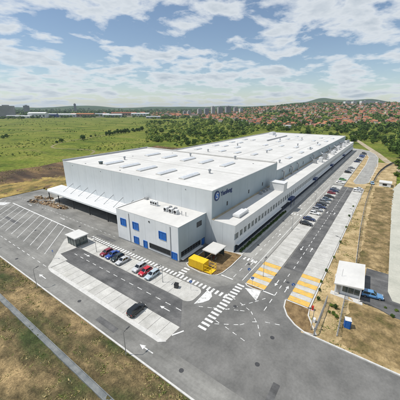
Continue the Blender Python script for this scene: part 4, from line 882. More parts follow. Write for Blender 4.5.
signs = [(43.2, 33.4, 0.15, -1.2, 'round blue arrow sign on the nose of the inner bays'), (56.4, 13.0, 0.1, -1.2, 'round blue arrow sign at the corner of the right yellow bays'), (53.1, 21.9, 0.15, -1.2, 'round blue arrow sign on the middle bay end island'),
         (56.2, 24.3, 0.1, -1.2, 'round blue arrow sign at the annex side of the yellow bays'), (31.4, 75.0, 0.2, -1.5, 'round blue arrow sign at the tip of the shelter island')]
for i, (x, y, z, r, lb) in enumerate(signs):
    o = sign_root if i == 0 else copy_tree(sign_root)
    o.location = (x, y, z); o.rotation_euler = (0, 0, r); tag(o, lb, 'road sign', 'round blue signs')
bn = thing('litter_bin', 'dark square litter bin on slabs near the rounded bay end', 'bin', (42.0, 37.0, 0.075), 0.3)
MB().box(-0.45, 0.45, -0.45, 0.45, 0, 1.05).build('body', 'metal_dark', bn, world=False); MB().box(-0.5, 0.5, -0.5, 0.5, 1.05, 1.15).build('lid', 'black_plastic', bn, world=False)
tl = thing('portable_toilet', 'bright blue portable toilet cabin on bare earth in front of the gatehouse', 'toilet cabin', (52.0, 0.7, 0.1), 0.25)
MB().box(-0.55, 0.55, -0.55, 0.55, 0, 2.1).build('cabin', 'sign_blue', tl, world=False); MB().box(-0.6, 0.6, -0.6, 0.6, 2.1, 2.2).add([(-0.58, -0.58, 2.2), (0.58, -0.58, 2.2), (0.58, 0.58, 2.2), (-0.58, 0.58, 2.2), (0, -0.4, 2.38), (0, 0.4, 2.38)], [(0, 1, 4), (1, 2, 5, 4), (2, 3, 5), (3, 0, 4, 5)]).build('roof', 'metal_white', tl, world=False)
MB().box(-0.62, -0.552, -0.36, 0.36, 0.12, 1.98).build('door', 'blue_panel', tl, world=False)
# barrier, gate and fence on the right
br = thing('barrier_cabinet', 'small red barrier cabinet with white foot at the corner of the right yellow bays', 'cabinet', (53.3, 7.6, 0.0))
MB().box(53.1, 53.5, 7.4, 7.8, 0.15, 1.1).build('housing', 'red_paint', br); MB().box(53.0, 53.6, 7.3, 7.9, -0.1, 0.149).build('foot', 'metal_white', br)
FP = MB()
for i in range(25): x = -1.2 + i * 0.1; FP.box(x - 0.007, x + 0.007, -0.008, 0.008, 0.05, 1.75)
for z in (0.08, 0.62, 1.15, 1.7): FP.box(-1.22, 1.22, -0.02, 0.02, z, z + 0.05)
FP = FP.mesh('fence_panel', ['metal_dark']); FPO = MB().box(-0.05, 0.05, -0.05, 0.05, 0, 1.9).mesh('post', ['metal_dark']); FPL = MB().box(-1.25, 1.25, -0.12, 0.12, -0.2, 0.14).mesh('plinth', ['concrete'])
def fence(label, pts, base=0.05):
    t = thing('mesh_fence', label, 'fence', (pts[0][0], pts[0][1], base), group='dark mesh fences')
    for (ax, ay), (bx, by) in zip(pts, pts[1:]):
        l = math.hypot(bx - ax, by - ay); n = max(1, round(l / 2.5)); a = math.atan2(by - ay, bx - ax)
        for i in range(n):
            s = (i + 0.5) / n; p = (ax + (bx - ax) * s, ay + (by - ay) * s, base); q = (ax + (bx - ax) * i / n, ay + (by - ay) * i / n, base)
            put('fence_panel', FP, t, loc=p, rotz=a, scale=(l / n / 2.5, 1, 1)); put('post', FPO, t, loc=q, rotz=a); put('plinth', FPL, t, loc=p, rotz=a, scale=(l / n / 2.5, 1, 1))
fence('dark mesh fence curving away along the bare earth beyond the gatehouse', [(76.5, 2.0), (89, 2.8), (106, 3.9), (124, 4.7), (138, 5.2), (160, 5.5), (178, 5.5)])
fence('far stretch of dark mesh fence bending right past the far gate', [(186, 5.3), (205, 4.7), (221, 3.6), (240, 1.2), (256, -1.8), (267, -4.6), (290, -14)])
fence('short dark mesh fence from the gatehouse toward the blue toilet cabin', [(48.5, 1.9), (62.6, 2.5)])
gt = thing('sliding_gate', 'long grey steel sliding gate lying open beside the junction island', 'gate', (52, 5.6, 0.05))
for z in (0.15, 1.85): MB().box(46.0, 57.5, 5.55, 5.67, z, z + 0.12).build('rail', 'metal_grey', gt)
for i in range(38): x = 46.1 + i * 0.305; put('bar', SLAB.setdefault('gatebar', MB().box(-0.025, 0.025, -0.025, 0.025, 0.27, 1.85).mesh('bar', ['metal_grey'])), gt, loc=(x, 5.61, 0))
for x in (46.0, 51.6, 57.4): MB().box(x, x + 0.12, 5.53, 5.69, 0.05, 2.05).build('post', 'metal_grey', gt)
gb = thing('gate_motor_box', 'small white gate drive box with concrete base beside the sliding gate', 'gate motor', (49.8, 6.4, 0.0))
MB().box(49.5, 50.2, 6.2, 6.7, 0, 0.95).build('housing', 'metal_white', gb); MB().box(49.2, 50.5, 6.0, 6.9, -0.1, 0.12).build('base', 'concrete', gb)
fg = thing('site_cabin', 'small white site cabin beside the far gate in the fence', 'cabin', (181, -0.5, 0))
MB().box(178.6, 184, -3.4, 2.2, 0, 2.2).build('wall', 'wall_white', fg); MB().box(178.3, 184.3, -3.7, 2.5, 2.2, 2.45).build('roof', 'roof_white', fg); MB().box(178.52, 178.597, -1.5, 0.5, 0.8, 1.8).build('window', 'glass_dark', fg)

# items under the dock canopy beside the office block
cb = thing('pallet_stack', 'stack of reddish wooden pallets under the canopy beside the office block', 'pallet stack', (60.6, 74.6, 0.03))
pal = MB()
for i in range(5): pal.box(-0.6, 0.6, -0.5 + i * 0.2 + 0.02, -0.5 + i * 0.2 + 0.17, 0.1, 0.125)
for i in range(3): pal.box(-0.6 + i * 0.54, -0.48 + i * 0.54, -0.5, 0.5, 0, 0.1)
pal = pal.mesh('pallet', ['red_brown'])
for i in range(14): put('pallet', pal, cb, loc=(0 + random.uniform(-.04, .04), random.uniform(-.04, .04), i * 0.13), world=False, scale=(1.6, 2.4, 1), rotz=random.uniform(-.03, .03))
cw = thing('switch_cabinet', 'white cabinet standing under the canopy edge beside the pallets', 'cabinet', (58.6, 74.4, 0.03))
MB().box(-0.6, 0.6, -0.6, 0.6, 0, 1.9).build('housing', 'metal_white', cw, world=False); MB().box(-0.65, 0.65, -0.65, 0.65, 1.9, 1.98).build('lid', 'metal_grey', cw, world=False); MB().box(-0.63, -0.603, -0.5, 0.5, 0.1, 1.8).build('door', 'metal_grey', cw, world=False)

# rubble and timber on the yard left of the dock
def rubble():
    rr = random.Random(5); m = MB(); mats = ['rubble', 'timber', 'concrete', 'black_plastic']
    for (cx, cy, rx, ry, h) in ((52.2, 134.5, 1.5, 3.0, 0.7), (54.6, 127.5, 2.2, 4.5, 1.0), (56.5, 137.5, 1.6, 3.5, 0.9), (55.2, 119.5, 2.0, 5.0, 1.3), (58.8, 132.5, 1.6, 3.6, 0.9), (55.8, 114.6, 1.5, 3.0, 0.9)):
        n = 14; vs = []; fs = []
        for i in range(n + 1):
            for j in range(n + 1):
                u, v = -1 + 2 * i / n, -1 + 2 * j / n; d = math.hypot(u, v); k = max(0, 1 - d * d)
                vs.append((cx + u * rx, cy + v * ry, 0.0 + h * k * (0.45 + 0.8 * abs(noise.noise((cx + u * 3, cy + v * 3, 1)))) + (0.06 if k > 0 else 0)))
        for i in range(n):
            for j in range(n): a = i * (n + 1) + j; fs.append((a, a + n + 1, a + n + 2, a + 1))
        m.add(vs, fs, 0)
        for _ in range(30):
            x = cx + rr.gauss(0, rx * 0.55); y = cy + rr.gauss(0, ry * 0.5); a = rr.uniform(0, math.pi); k = rr.random()
            l, w, t, mi = (rr.uniform(1.0, 2.6), rr.uniform(.1, .3), .08, 1) if k < .5 else ((rr.uniform(.3, .9), rr.uniform(.3, .7), rr.uniform(.2, .5), 2 if k < .62 else 0) if k < .9 else (rr.uniform(.5, 1.2), .6, .3, 3))
            z = rr.uniform(0.1, h * 0.7); c, s = math.cos(a), math.sin(a); tilt = rr.uniform(-.2, .3)
            pts = []
            for sz in (0, t):
                for sx, sy in ((-1, -1), (1, -1), (1, 1), (-1, 1)):
                    px, py = sx * l / 2, sy * w / 2; pts.append((x + px * c - py * s, y + px * s + py * c, z + sz + px * tilt))
            m.add(pts, [(3, 2, 1, 0), (4, 5, 6, 7), (0, 1, 5, 4), (1, 2, 6, 5), (2, 3, 7, 6), (3, 0, 4, 7)], mi)
    o = m.build('rubble_heap', mats)
    tag(o, 'low heaps of earth, broken timber and building rubble left of the loading canopy', 'rubble', kind='stuff')
rubble()

# ------------------------------------------------------------------ vegetation
def tree_meshes(seed, leaf, rx, rz, h0, clumps, per, size, limbs=5):
    rr = random.Random(seed); crown = MB(); cz = h0 + rz * 0.92; cents = []
    for _ in range(clumps):
        while True:
            p = Vector((rr.uniform(-1, 1), rr.uniform(-1, 1), rr.uniform(-1, 1)))
            if 0.3 < p.length < 1: break
        p *= (0.62 + 0.3 * rr.random()) / max(p.length, 0.55)
        c = Vector((p.x * rx * (1 + 0.15 * rr.gauss(0, 1)), p.y * rx * (1 + 0.15 * rr.gauss(0, 1)), cz + p.z * rz)); cents.append(c); cr = rx * rr.uniform(0.24, 0.42)
        for _ in range(per):
            q = Vector((rr.gauss(0, 1), rr.gauss(0, 1), rr.gauss(0, 0.8))); q = q.normalized() * cr * (0.6 + 0.5 * rr.random()); o = c + q
            n = (q.normalized() + Vector((rr.gauss(0, .5), rr.gauss(0, .5), rr.gauss(0, .5) + 0.3))).normalized(); a = n.orthogonal().normalized(); b = n.cross(a); s = size * rr.uniform(0.6, 1.4); t = rr.uniform(0, 6.28)
            u = a * math.cos(t) + b * math.sin(t); w = n.cross(u)
            if o.z < 0.12: continue
            crown.add([o - u * s, o + w * s * 0.6, o + u * s, o - w * s * 0.6], [(0, 1, 2, 3)])
    trunk = MB(); tr = 0.035 * (h0 + 2 * rz) + 0.05
    trunk.tube((0, 0, -0.3), (0, 0, h0 + rz * 0.6), tr, tr * 0.55, n=7)
    for i in range(limbs):
        c = cents[i * 3 % len(cents)]; trunk.tube((0, 0, h0 * 0.7 + 0.2 * i * rz * 0.3), tuple(c * 0.92), tr * 0.45, tr * 0.15, n=5)
    both = MB(); both.v = list(crown.v); both.f = [list(f) for f in crown.f]; both.m = [0] * len(crown.f); both.add(trunk.v, trunk.f, 1)
    return crown.mesh('crown', [leaf]), trunk.mesh('trunk', ['bark']), both.mesh('tree', [leaf, 'bark'])
LEAFS = ['leaf_mid', 'leaf_dark', 'leaf_light']
TREES = []   # (crown, trunk, both, kind)
for sd in range(3): TREES.append((*tree_meshes(20 + sd, 'leaf_mid', 3.0, 2.7, 0.8, 34, 26, 0.42), 'mid'))
for sd in range(3): TREES.append((*tree_meshes(30 + sd, 'leaf_dark', 3.1, 3.2, 1.2, 36, 26, 0.45), 'dark'))
for sd in range(2): TREES.append((*tree_meshes(40 + sd, 'leaf_light', 2.6, 1.9, 0.3, 28, 24, 0.4), 'light'))
BYKIND = {k: [t for t in TREES if t[3] == k] for k in ('mid', 'dark', 'light')}
def ray(px, py, z=0.0):
    """ground point seen in the photograph at (px, py), used once to survey positions"""
    fwd = Vector((math.cos(YAW) * math.cos(PITCH), math.sin(YAW) * math.cos(PITCH), -math.sin(PITCH))); rgt = Vector((math.sin(YAW), -math.cos(YAW), 0)); up = rgt.cross(fwd)
    d = fwd * 268 + rgt * (px - 200) + up * (200 - py); t = (z - CAMH) / d.z; return d.x * t, d.y * t
def polar(col, d):
    a = YAW - math.atan((col - 200) / 283.3); return d * math.cos(a), d * math.sin(a)
NT = 0
def tree(x, y, kind, s, label, group, parts=False, sz=None, rr=random):
    global NT
    c, t, b, _ = rr.choice(BYKIND[kind]); z = terrain_z(x, y); rz = rr.uniform(0, 6.28); sc = (s, s, s * (sz or rr.uniform(0.85, 1.2))); NT += 1
    nm = 'bush' if kind == 'light' or s < 0.7 else 'tree'
    if parts:
        o = thing(nm, label, nm, (x, y, z), rz, group); o.scale = sc; put('crown', c, o, world=False); put('trunk', t, o, world=False)
    else: o = tag(put(nm, b, loc=(x, y, z), rotz=rz, scale=sc), label, nm, group)
    return o
def inhall(x, y): return 55 < x < 335 and -20 < y < 150
rv = random.Random(77)
# hedge line in the field, left of the thicket
for i in range(16):
    px = 106 + i * 2.4 + rv.uniform(-1, 1); x, y = ray(px, 135.6 - i * 0.33 + rv.uniform(-.4, .4)); tree(x, y, 'dark', rv.uniform(0.7, 1.15), 'dark bush in the hedge line crossing the green field', 'field hedge bushes', i % 3 == 0, rr=rv)
for px, py, s, lb in ((83, 139.5, 1.3, 'round dark bush standing alone in the field beside the curved path'), (61.5, 142, 0.9, 'dark low bush in the field left of the round lone bush'), (57, 143, 0.6, 'tiny dark bush beside another in the open field'),
                  (91, 137, 0.6, 'small bush right of the round lone bush in the field'), (95.5, 136, 0.5, 'smallest bush right of the lone field bush'), (7, 137.5, 1.0, 'spreading dark bush at the left edge of the field'), (3, 138.5, 0.8, 'dark bush cut by the left picture edge in the field')):
    x, y = ray(px, py); tree(x, y, 'dark', s, lb, 'lone field bushes', True, rr=rv, sz=0.75)
# thicket beyond the hall
cand = []
while len(cand) < 215:
    px = rv.uniform(150, 300); py = rv.uniform(117.5, 146)
    top = 121 - 3.5 * ss(150, 215, px) ; bot = 146 - 15 * ss(185, 272, px)
    if px < 175: bot = 142
    if not top < py < bot: continue
    dn = noise.noise((px * 0.06, py * 0.2, 1.3))
    if dn < -0.12 and rv.random() < 0.8: continue
    x, y = ray(px, py)
    if inhall(x, y): continue
    if y < 128 + 3 and x < 330: continue
    cand.append((py, x, y, px))
cand.sort(reverse=True)
for i, (py, x, y, px) in enumerate(cand):
    d = math.hypot(x, y); k = rv.choices(('mid', 'dark', 'light'), (4, 3, 3))[0]; s = rv.uniform(0.75, 1.35) * (1 + max(0, d - 400) / 900)
    zi = sum(px >= c for c in (172, 190, 205, 222, 240, 262)); rank = 'front row' if py > 137 else ('middle' if py > 127 else 'rear')
    zone = ('at the left tip of the thicket', 'left of the tower blocks', 'below the left tower blocks', 'below the tallest tower block', 'below the right tower blocks', 'between tower blocks and cottage', 'beside the pale cottage')[zi]
    size = 'big ' if s > 1.35 else ('small ' if s < 0.95 else 'medium ')
    tree(x, y, k, s, size + {'mid': 'mid green tree', 'dark': 'dark green tree', 'light': 'yellow-green bush'}[k] + ', ' + rank + ' of the thicket, ' + zone,
         'thicket trees ' + zone + ' ' + rank + size + k, i < 45, rr=rv, sz=rv.uniform(0.6, 1.0))
fs_ = MB()
rf_ = random.Random(31)
def field_scrub(crown_blob):
    k = 0
    while k < 900:
        px = rf_.uniform(-5, 190); py = rf_.uniform(118, 156); x, y = ray(px, py)
        if inhall(x, y) or y < 232 or noise.noise((x * 0.012, y * 0.012, 6)) < 0.02: continue
        k += 1; crown_blob(fs_, x, y, terrain_z(x, y) - 0.25, rf_.uniform(0.3, 0.9) * (1 + max(0, math.hypot(x, y) - 300) / 700), rf_, rf_.choices((0, 1, 2), (3, 2, 4))[0], 14)
    tag(fs_.build('field_scrub', ['leaf_mid', 'leaf_dark', 'leaf_light']), 'tiny scattered scrub and weeds dotting the green field', 'scrub', kind='stuff')
# low scrub filling the thicket between the single trees
def crown_blob(m, x, y, z, r, rr, mi, n=26):
    for _ in range(n):
        q = Vector((rr.gauss(0, 1), rr.gauss(0, 1), rr.gauss(0, 1))).normalized(); o = Vector((x, y, z + r * 0.85)) + Vector((q.x * r, q.y * r, q.z * r * 0.9)) * rr.uniform(.6, 1.05)
        nn = (q + Vector((rr.gauss(0, .4), rr.gauss(0, .4), rr.gauss(0, .4) + .2))).normalized(); a = nn.orthogonal().normalized(); b = nn.cross(a); s = r * rr.uniform(.3, .55)
        m.add([o - a * s, o + b * s, o + a * s, o - b * s], [(0, 1, 2, 3)], mi)
field_scrub(crown_blob)
sm = MB(); k = 0
while k < 2300:
    px = rv.uniform(146, 420); py = rv.uniform(116.5, 146)
    if px < 300: ok = 121.5 - 4 * ss(150, 215, px) < py < 146 - 15 * ss(185, 272, px)
    else: ok = 121 < py < 128 or 128 < py < 146 and noise.noise((px * 0.045, py * 0.16, 4.4)) > 0.12
    if px < 175 and py > 142: ok = False
    x, y = ray(px, py)
    if not ok or inhall(x, y) or (y < 133 and x < 335) or (x < 360 and -30 < y < 60): continue
    if noise.noise((px * 0.05, py * 0.17, 9.9)) < -0.28: continue
    k += 1; crown_blob(sm, x, y, terrain_z(x, y) - 0.3, rv.uniform(0.9, 2.1) * (1 + max(0, math.hypot(x, y) - 350) / 700), rv, rv.choices((0, 1, 2), (4, 2, 5))[0], 22)
tag(sm.build('scrub', ['leaf_mid', 'leaf_dark', 'leaf_light']), 'continuous low green scrub between the trees behind the hall', 'scrub', kind='stuff')
# belts right of the hall
for i in range(70):
    if i < 42: px = rv.uniform(326, 402); py = 139 + rv.gauss(0, 2.6) + (px - 360) * 0.06; z_ = 'in the tree belt behind the far end of the annex'
    else: px = rv.uniform(300, 402); py = 131.5 + rv.gauss(0, 1.8); z_ = 'in the far tree belt between field and town on the right'
    x, y = ray(px, py)
    if inhall(x, y) or 18 < y < 60 and x < 350: continue
    if math.hypot(x, y) < 330: continue
    k = rv.choices(('mid', 'dark', 'light'), (4, 4, 2))[0]
    tree(x, y, k, rv.uniform(0.8, 1.35) * (1.25 if i >= 42 else 1), {'mid': 'mid green tree ', 'dark': 'dark green tree ', 'light': 'pale green bush '}[k] + z_, z_ + k, False, rr=rv)
for px, py, s, k, lb in ((395, 153, 1.5, 'dark', 'large dark tree right of the dirt track at the picture edge'), (400, 158, 1.6, 'dark', 'dark tree cut by the right picture edge by the track'), (390, 151, 1.1, 'mid', 'mid green tree left of the large dark tree by the track'), (401, 150, 1.4, 'mid', 'tree behind the dark one at the right picture edge'),
                         (398, 166, 1.0, 'mid', 'bushy tree beside the bend of the dirt track'), (402, 172, 1.0, 'dark', 'dark bush near the gravel pad at the right picture edge'), (396, 176, 0.6, 'mid', 'small bush between fence and gravel pad, far right')):
    x, y = ray(px, py); tree(x, y, k, s, lb, 'trees by the dirt track', True, rr=rv)
# saplings and low bushes on the bare earth by the gate
for i, (px, py, s) in enumerate(((331, 307, .13), (335, 309, .15), (333, 315, .13), (336, 318, .12), (318, 300, .12), (321, 283, .1), (326, 272, .12), (334, 258, .12), (340, 243, .13), (346, 228, .12), (349, 217, .13), (353, 207, .13), (319.5, 291, .1), (329, 313, .1), (396, 312, .12), (392, 318, .13), (385, 309, .09))):
    x, y = ray(px, py)
    o = tree(x, y, rv.choice(('mid', 'dark')), s, 'small green shrub on the bare earth beside the sliding gate' if i in (0, 1, 2, 3, 13) else ('small green shrub at the edge of the gatehouse drive' if i > 13 else 'young planted shrub on the dry strip along the right kerb'), 'shrubs by the gate' if i in (0, 1, 2, 3, 13) else ('shrubs by the drive' if i > 13 else 'planted kerb shrubs'), i < 4, rr=rv)
    o.location.z = 0.1
# clipped shrubs along the annex
for i in range(40):
    o = tree(66.5 + i * 1.05, 31.9 + rv.uniform(-.1, .1), 'dark', rv.uniform(0.12, 0.16), 'low dark shrub in the row along the near end of the annex', 'shrub row along the annex', rr=rv); o.location.z = 0.12
# grass tufts and weeds (uncountable)
def tufts(name, label, fn, box_, n, hmin, hmax, mats, seed):
    rr = random.Random(seed); m = MB(); k = 0; tries = 0
    while k < n and tries < n * 8:
        tries += 1
        x = rr.uniform(box_[0], box_[1]); y = rr.uniform(box_[2], box_[3]); w = fn(x, y)
        if w <= 0 or rr.random() > w: continue
        k += 1; h = rr.uniform(hmin, hmax); mi = rr.randrange(len(mats))
        for _ in range(3):
            a = rr.uniform(0, 6.28); r = h * 0.55; dx, dy = math.cos(a), math.sin(a); lx, ly = rr.uniform(-1.6, 1.6) * h, rr.uniform(-1.6, 1.6) * h
            m.add([(x - dx * r, y - dy * r, 0.02), (x + dx * r, y + dy * r, 0.02), (x + lx + dx * r * .5, y + ly + dy * r * .5, h)], [(0, 1, 2)], mi)
    tag(m.build(name, mats), label, 'grass', kind='stuff')
nz_ = lambda x, y, s, o=0: noise.noise((x * s, y * s, o))
tufts('verge_grass', 'patchy dry and green grass on the verge beside the left road', lambda x, y: 0.25 + nz_(x, y, 0.16) + 0.8 * nz_(x, y, 0.5, 3) if not 13.6 < x < 16.8 else 0, (-12, 22.3, -20, 140), 34000, 0.07, 0.24, ['grass_green', 'grass_dry', 'grass_green', 'grass_dry', 'grass_dry'], 1)
tufts('earth_weeds', 'dry yellow weeds scattered over the bare earth left of the hall', lambda x, y: 0.2 + nz_(x, y, 0.05) if (y > 153 or x > 67) else 0, (40, 235, 128, 222), 12000, 0.15, 0.45, ['grass_dry', 'grass_dry', 'grass_green'], 2)
tufts('strip_weeds', 'sparse dry weeds on the bare earth around the gatehouse and fence', lambda x, y: (0.15 + nz_(x, y, 0.25)) if right_soil(x, y) > 0.3 and not (61 < x < 75 and -1 < y < 6.2) else 0, (46, 200, -12, 7.8), 12000, 0.08, 0.26, ['grass_dry', 'grass_dry', 'grass_green', 'grass_green'], 3)
# stones and litter on the verge
st = MB(); rr = random.Random(9)
for _ in range(220):
    x, y = rr.uniform(2, 22), rr.uniform(20, 110); s = rr.uniform(.05, .16); st.add([(x - s, y, 0.05), (x, y - s * .8, 0.02), (x + s, y, 0.05), (x, y + s, 0.03), (x + .1 * s, y, 0.12 + s * .4)], [(0, 1, 4), (1, 2, 4), (2, 3, 4), (3, 0, 4)])
tag(st.build('verge_stones', 'track'), 'scattered pale stones on the rough verge', 'stones', kind='stuff')

# ------------------------------------------------------------------ town, blocks and sheds in the distance
def house_mesh(seed, w, l, h, hip, rh):
    m = MB(); o = 0.5; x0, x1, y0, y1 = -w / 2, w / 2, -l / 2, l / 2
    m.box(x0, x1, y0, y1, -2.5, h, 0)
    k = w * 0.45 if hip else -0.02
    vs = [(x0 - o, y0 - o, h - .1), (x1 + o, y0 - o, h - .1), (x1 + o, y1 + o, h - .1), (x0 - o, y1 + o, h - .1), (0, y0 - o + k, h + rh), (0, y1 + o - k, h + rh)]
    m.add(vs, [(0, 1, 4), (1, 2, 5, 4), (2, 3, 5), (3, 0, 4, 5), (3, 2, 1, 0)], 1)
    m.box(w * .18, w * .18 + .7, l * .1, l * .1 + .7, h + rh * .3, h + rh + .8, 0)
    rr = random.Random(seed)
    for z in ([1.0] if h < 4.5 else [1.0, 4.0]):
        for i in range(3):
            y = y0 + l * (i + .5) / 3
            for sx in (x0 - .05, x1): m.box(sx, sx + .05, y - .6, y + .6, z, z + 1.5, 2)
        for i in range(2):
            x = x0 + w * (i + .5) / 2
            for sy in (y0 - .05, y1): m.box(x - .6, x + .6, sy, sy + .05, z, z + 1.5, 2)
    return m
HM = [house_mesh(i, *a) for i, a in enumerate(((9, 11, 6.2, True, 3.2), (8.5, 13, 6.0, False, 3.6), (10, 10, 7.0, True, 3.6), (9, 15, 3.8, False, 3.4), (11, 13, 6.4, False, 4.2), (8, 9, 4.2, True, 2.8)))]
HME = [m.mesh('house', ['house_wall', 'house_roof', 'house_glass']) for m in HM]
rh_ = random.Random(123); houses = []
def town_ok(col, d):
    if col < 150: return False
    near = 700 + 620 * (1 - ss(165, 255, col)) + 140 * ss(330, 400, col)
    if d < near: return False
    return noise.noise((col * 0.035, d * 0.004, 2.2)) > -0.3
spots = []; tries = 0
grid_used = set()
while len(spots) < 1500 and tries < 40000:
    tries += 1
    col = rh_.uniform(150, 430); d = 700 * (2500 / 700) ** (rh_.random() ** 0.9)
    if not town_ok(col, d): continue
    x, y = polar(col, d); key = (int(x / 17), int(y / 17))
    if key in grid_used: continue
    grid_used.add(key); spots.append((d, x, y, col))
spots.sort()
TERR = ((225, 'left end under the tower blocks'), (250, 'right of the tower blocks'), (275, 'left of the cottage'), (295, 'behind the cottage'), (315, 'behind the hall corner'), (335, 'under the hill'), (355, 'behind the annex end'), (380, 'under the white slab blocks'), (999, 'far right'))
mass = [MB(), MB(), MB()]
MASSRAND = []
for i, (d, x, y, col) in enumerate(spots):
    k = rh_.randrange(len(HM)); a = round(rh_.gauss(0, .3) + rh_.choice((0, 1.57)), 2) + 0.4; s = rh_.uniform(0.7, 1.05); z = terrain_z(x, y)
    if i < 290:
        zone = next(n for c, n in TERR if col < c)
        o = tag(put('house', HME[k], loc=(x, y, z), rotz=a, scale=(s, s, s)), ['hipped', 'gabled', 'square hipped', 'low long gabled', 'large gabled', 'small hipped'][k] + ' tile-roofed house at the town edge, ' + zone, 'house', 'town houses, ' + zone + ' ' + str(k))
    else:
        src = HM[k]; m = mass[rh_.randrange(3)]; c, sn = math.cos(a) * s, math.sin(a) * s
        m.add([(x + px * c - py * sn, y + px * sn + py * c, z + pz * s) for px, py, pz in src.v], src.f[:12]); m.m[-12:] = src.m[:12]
mat('mass_wall', (0.5, 0.42, 0.34), (0.74, 0.7, 0.64), scale=0.021, rough=0.85, detail=2); mat('mass_roof', (0.19, 0.09, 0.06), (0.41, 0.18, 0.1), (0.31, 0.125, 0.07), scale=0.034, rough=0.85, detail=2)
for m, nm in zip(mass, ('nearer', 'further', 'scattered')):
    tag(m.build('town_houses', ['mass_wall', 'mass_roof']), 'dense mass of distant red-roofed houses climbing the hillside', 'houses', kind='stuff')
# trees among the houses: one mass of small crowns
tm = MB(); rt = random.Random(55)
for _ in range(4600):
    col = rt.uniform(-10, 430); lo = 690 if col > 240 else (1150 if col > 150 else 1500)
    d = lo * (3200 / lo) ** rt.random()
    if col < 150 and noise.noise((col * 0.05, d * 0.003, 8)) < 0.0: continue
    x, y = polar(col, d)
    if (int(x / 17), int(y / 17)) in grid_used and rt.random() < .75: continue
    crown_blob(tm, x, y, terrain_z(x, y), rt.uniform(3, 6.5) * (1 + max(0, d - 1500) / 2500), rt, rt.randrange(2))
for _ in range(420):
    col = rt.uniform(-12, 200); d = rt.uniform(1360, 1480) if col < 165 else rt.uniform(1150, 1400)
    if noise.noise((col * 0.11, 3.3, 8)) < -0.15: continue
    x, y = polar(col, d); crown_blob(tm, x, y, terrain_z(x, y) - .5, rt.uniform(2.5, 6.0), rt, rt.randrange(2))
# woods on the far hills and behind the left field
wm = MB()
for _ in range(900):
    col = rt.uniform(-40, 250); d = rt.uniform(1700, 3600)
    x, y = polar(col, d)
    if noise.noise((x * .003, y * .003, 5)) < -0.05: continue
    crown_blob(wm, x, y, terrain_z(x, y), rt.uniform(6, 12), rt, 0)
tag(wm.build('far_woods', ['leaf_dark']), 'dark belt of far woods under the horizon on the left', 'woods', kind='stuff')
tag(tm.build('town_trees', ['leaf_dark', 'leaf_mid']), 'dark green trees mixed among the distant houses', 'trees', kind='stuff')
# high-rise blocks
def block(col, d, w, dp, h, label, m='block_grey', n=None, rot=None, cat='apartment block', group='tower blocks on the skyline'):
    x, y = polar(col, d); z = terrain_z(x, y) - 2
    t = thing('apartment_block', label, cat, (x, y, z), rot if rot is not None else YAW - math.pi / 2 + 0.35, group)
    MB().box(-w / 2, w / 2, -dp / 2, dp / 2, 0, h).build('wall', m, t, world=False)
    MB().box(-w * .2, w * .2, -dp * .25, dp * .25, h, h + 4).build('lift_house', 'block_dark', t, world=False)
    k = int(h / 3)
    b = MB()
    for i in range(k):
        z0 = 1.2 + i * 3
        for j in range(max(2, int(w / 4.5))):
            x0 = -w / 2 + (j + .2) * w / max(2, int(w / 4.5)); b.box(x0, x0 + w / max(2, int(w / 4.5)) * .6, -dp / 2 - .15, -dp / 2 - .003, z0, z0 + 1.5)
        for j in range(max(2, int(dp / 4.5))):
            y0 = -dp / 2 + (j + .2) * dp / max(2, int(dp / 4.5)); b.box(w / 2 + .003, w / 2 + .15, y0, y0 + dp / max(2, int(dp / 4.5)) * .6, z0, z0 + 1.5)
    b.build('windows', 'house_glass', t, world=False)['kind'] = 'stuff'
    MB().box(-w / 2 - .4, w / 2 + .4, -dp / 2 - .4, dp / 2 + .4, h - .6, h + .003).build('cornice', 'block_grey', t, world=False)
    return t
for i, (c, w, h, nm) in enumerate(((184.5, 17, 36, 'leftmost small'), (189, 20, 38, 'second from the left'), (199.5, 24, 50, 'third from the left'), (206.5, 26, 52, 'fourth from the left, beside the tallest'), (213, 20, 62, 'tallest and slimmest'), (220, 30, 56, 'broad, right of the tallest'), (228, 32, 56, 'broad, second right of the tallest'), (235.5, 22, 44, 'rightmost tall'), (241, 20, 34, 'low, at the right end'))):
    block(c, 1560 + 25 * (i % 3), w * 0.9, 18, h * 0.72, nm + ' grey tower block on the skyline above the thicket', 'block_grey' if i % 3 else 'block_dark')
block(6, 1480, 58, 30, 50, 'large grey slab block at the left edge of the skyline', 'block_grey', cat='building', group='large buildings on the left skyline')
block(26.5, 2100, 30, 26, 52, 'dark domed tower left of centre on the left skyline', 'block_dark', cat='building', group='large buildings on the left skyline')
block(75.2, 2300, 15, 14, 66, 'slender grey chimney-like tower on the left skyline', 'block_dark', cat='tower', group='large buildings on the left skyline')
for i, (c, w, h) in enumerate(((347, 60, 22), (353, 30, 22), (366, 110, 24), (379, 60, 18))):
    block(c, 2050, w, 16, h, ('short', 'narrow', 'longest', 'rightmost')[i] + ' white slab block on the hilltop above the far right of town', 'shed_white', group='white slab blocks on the hilltop')
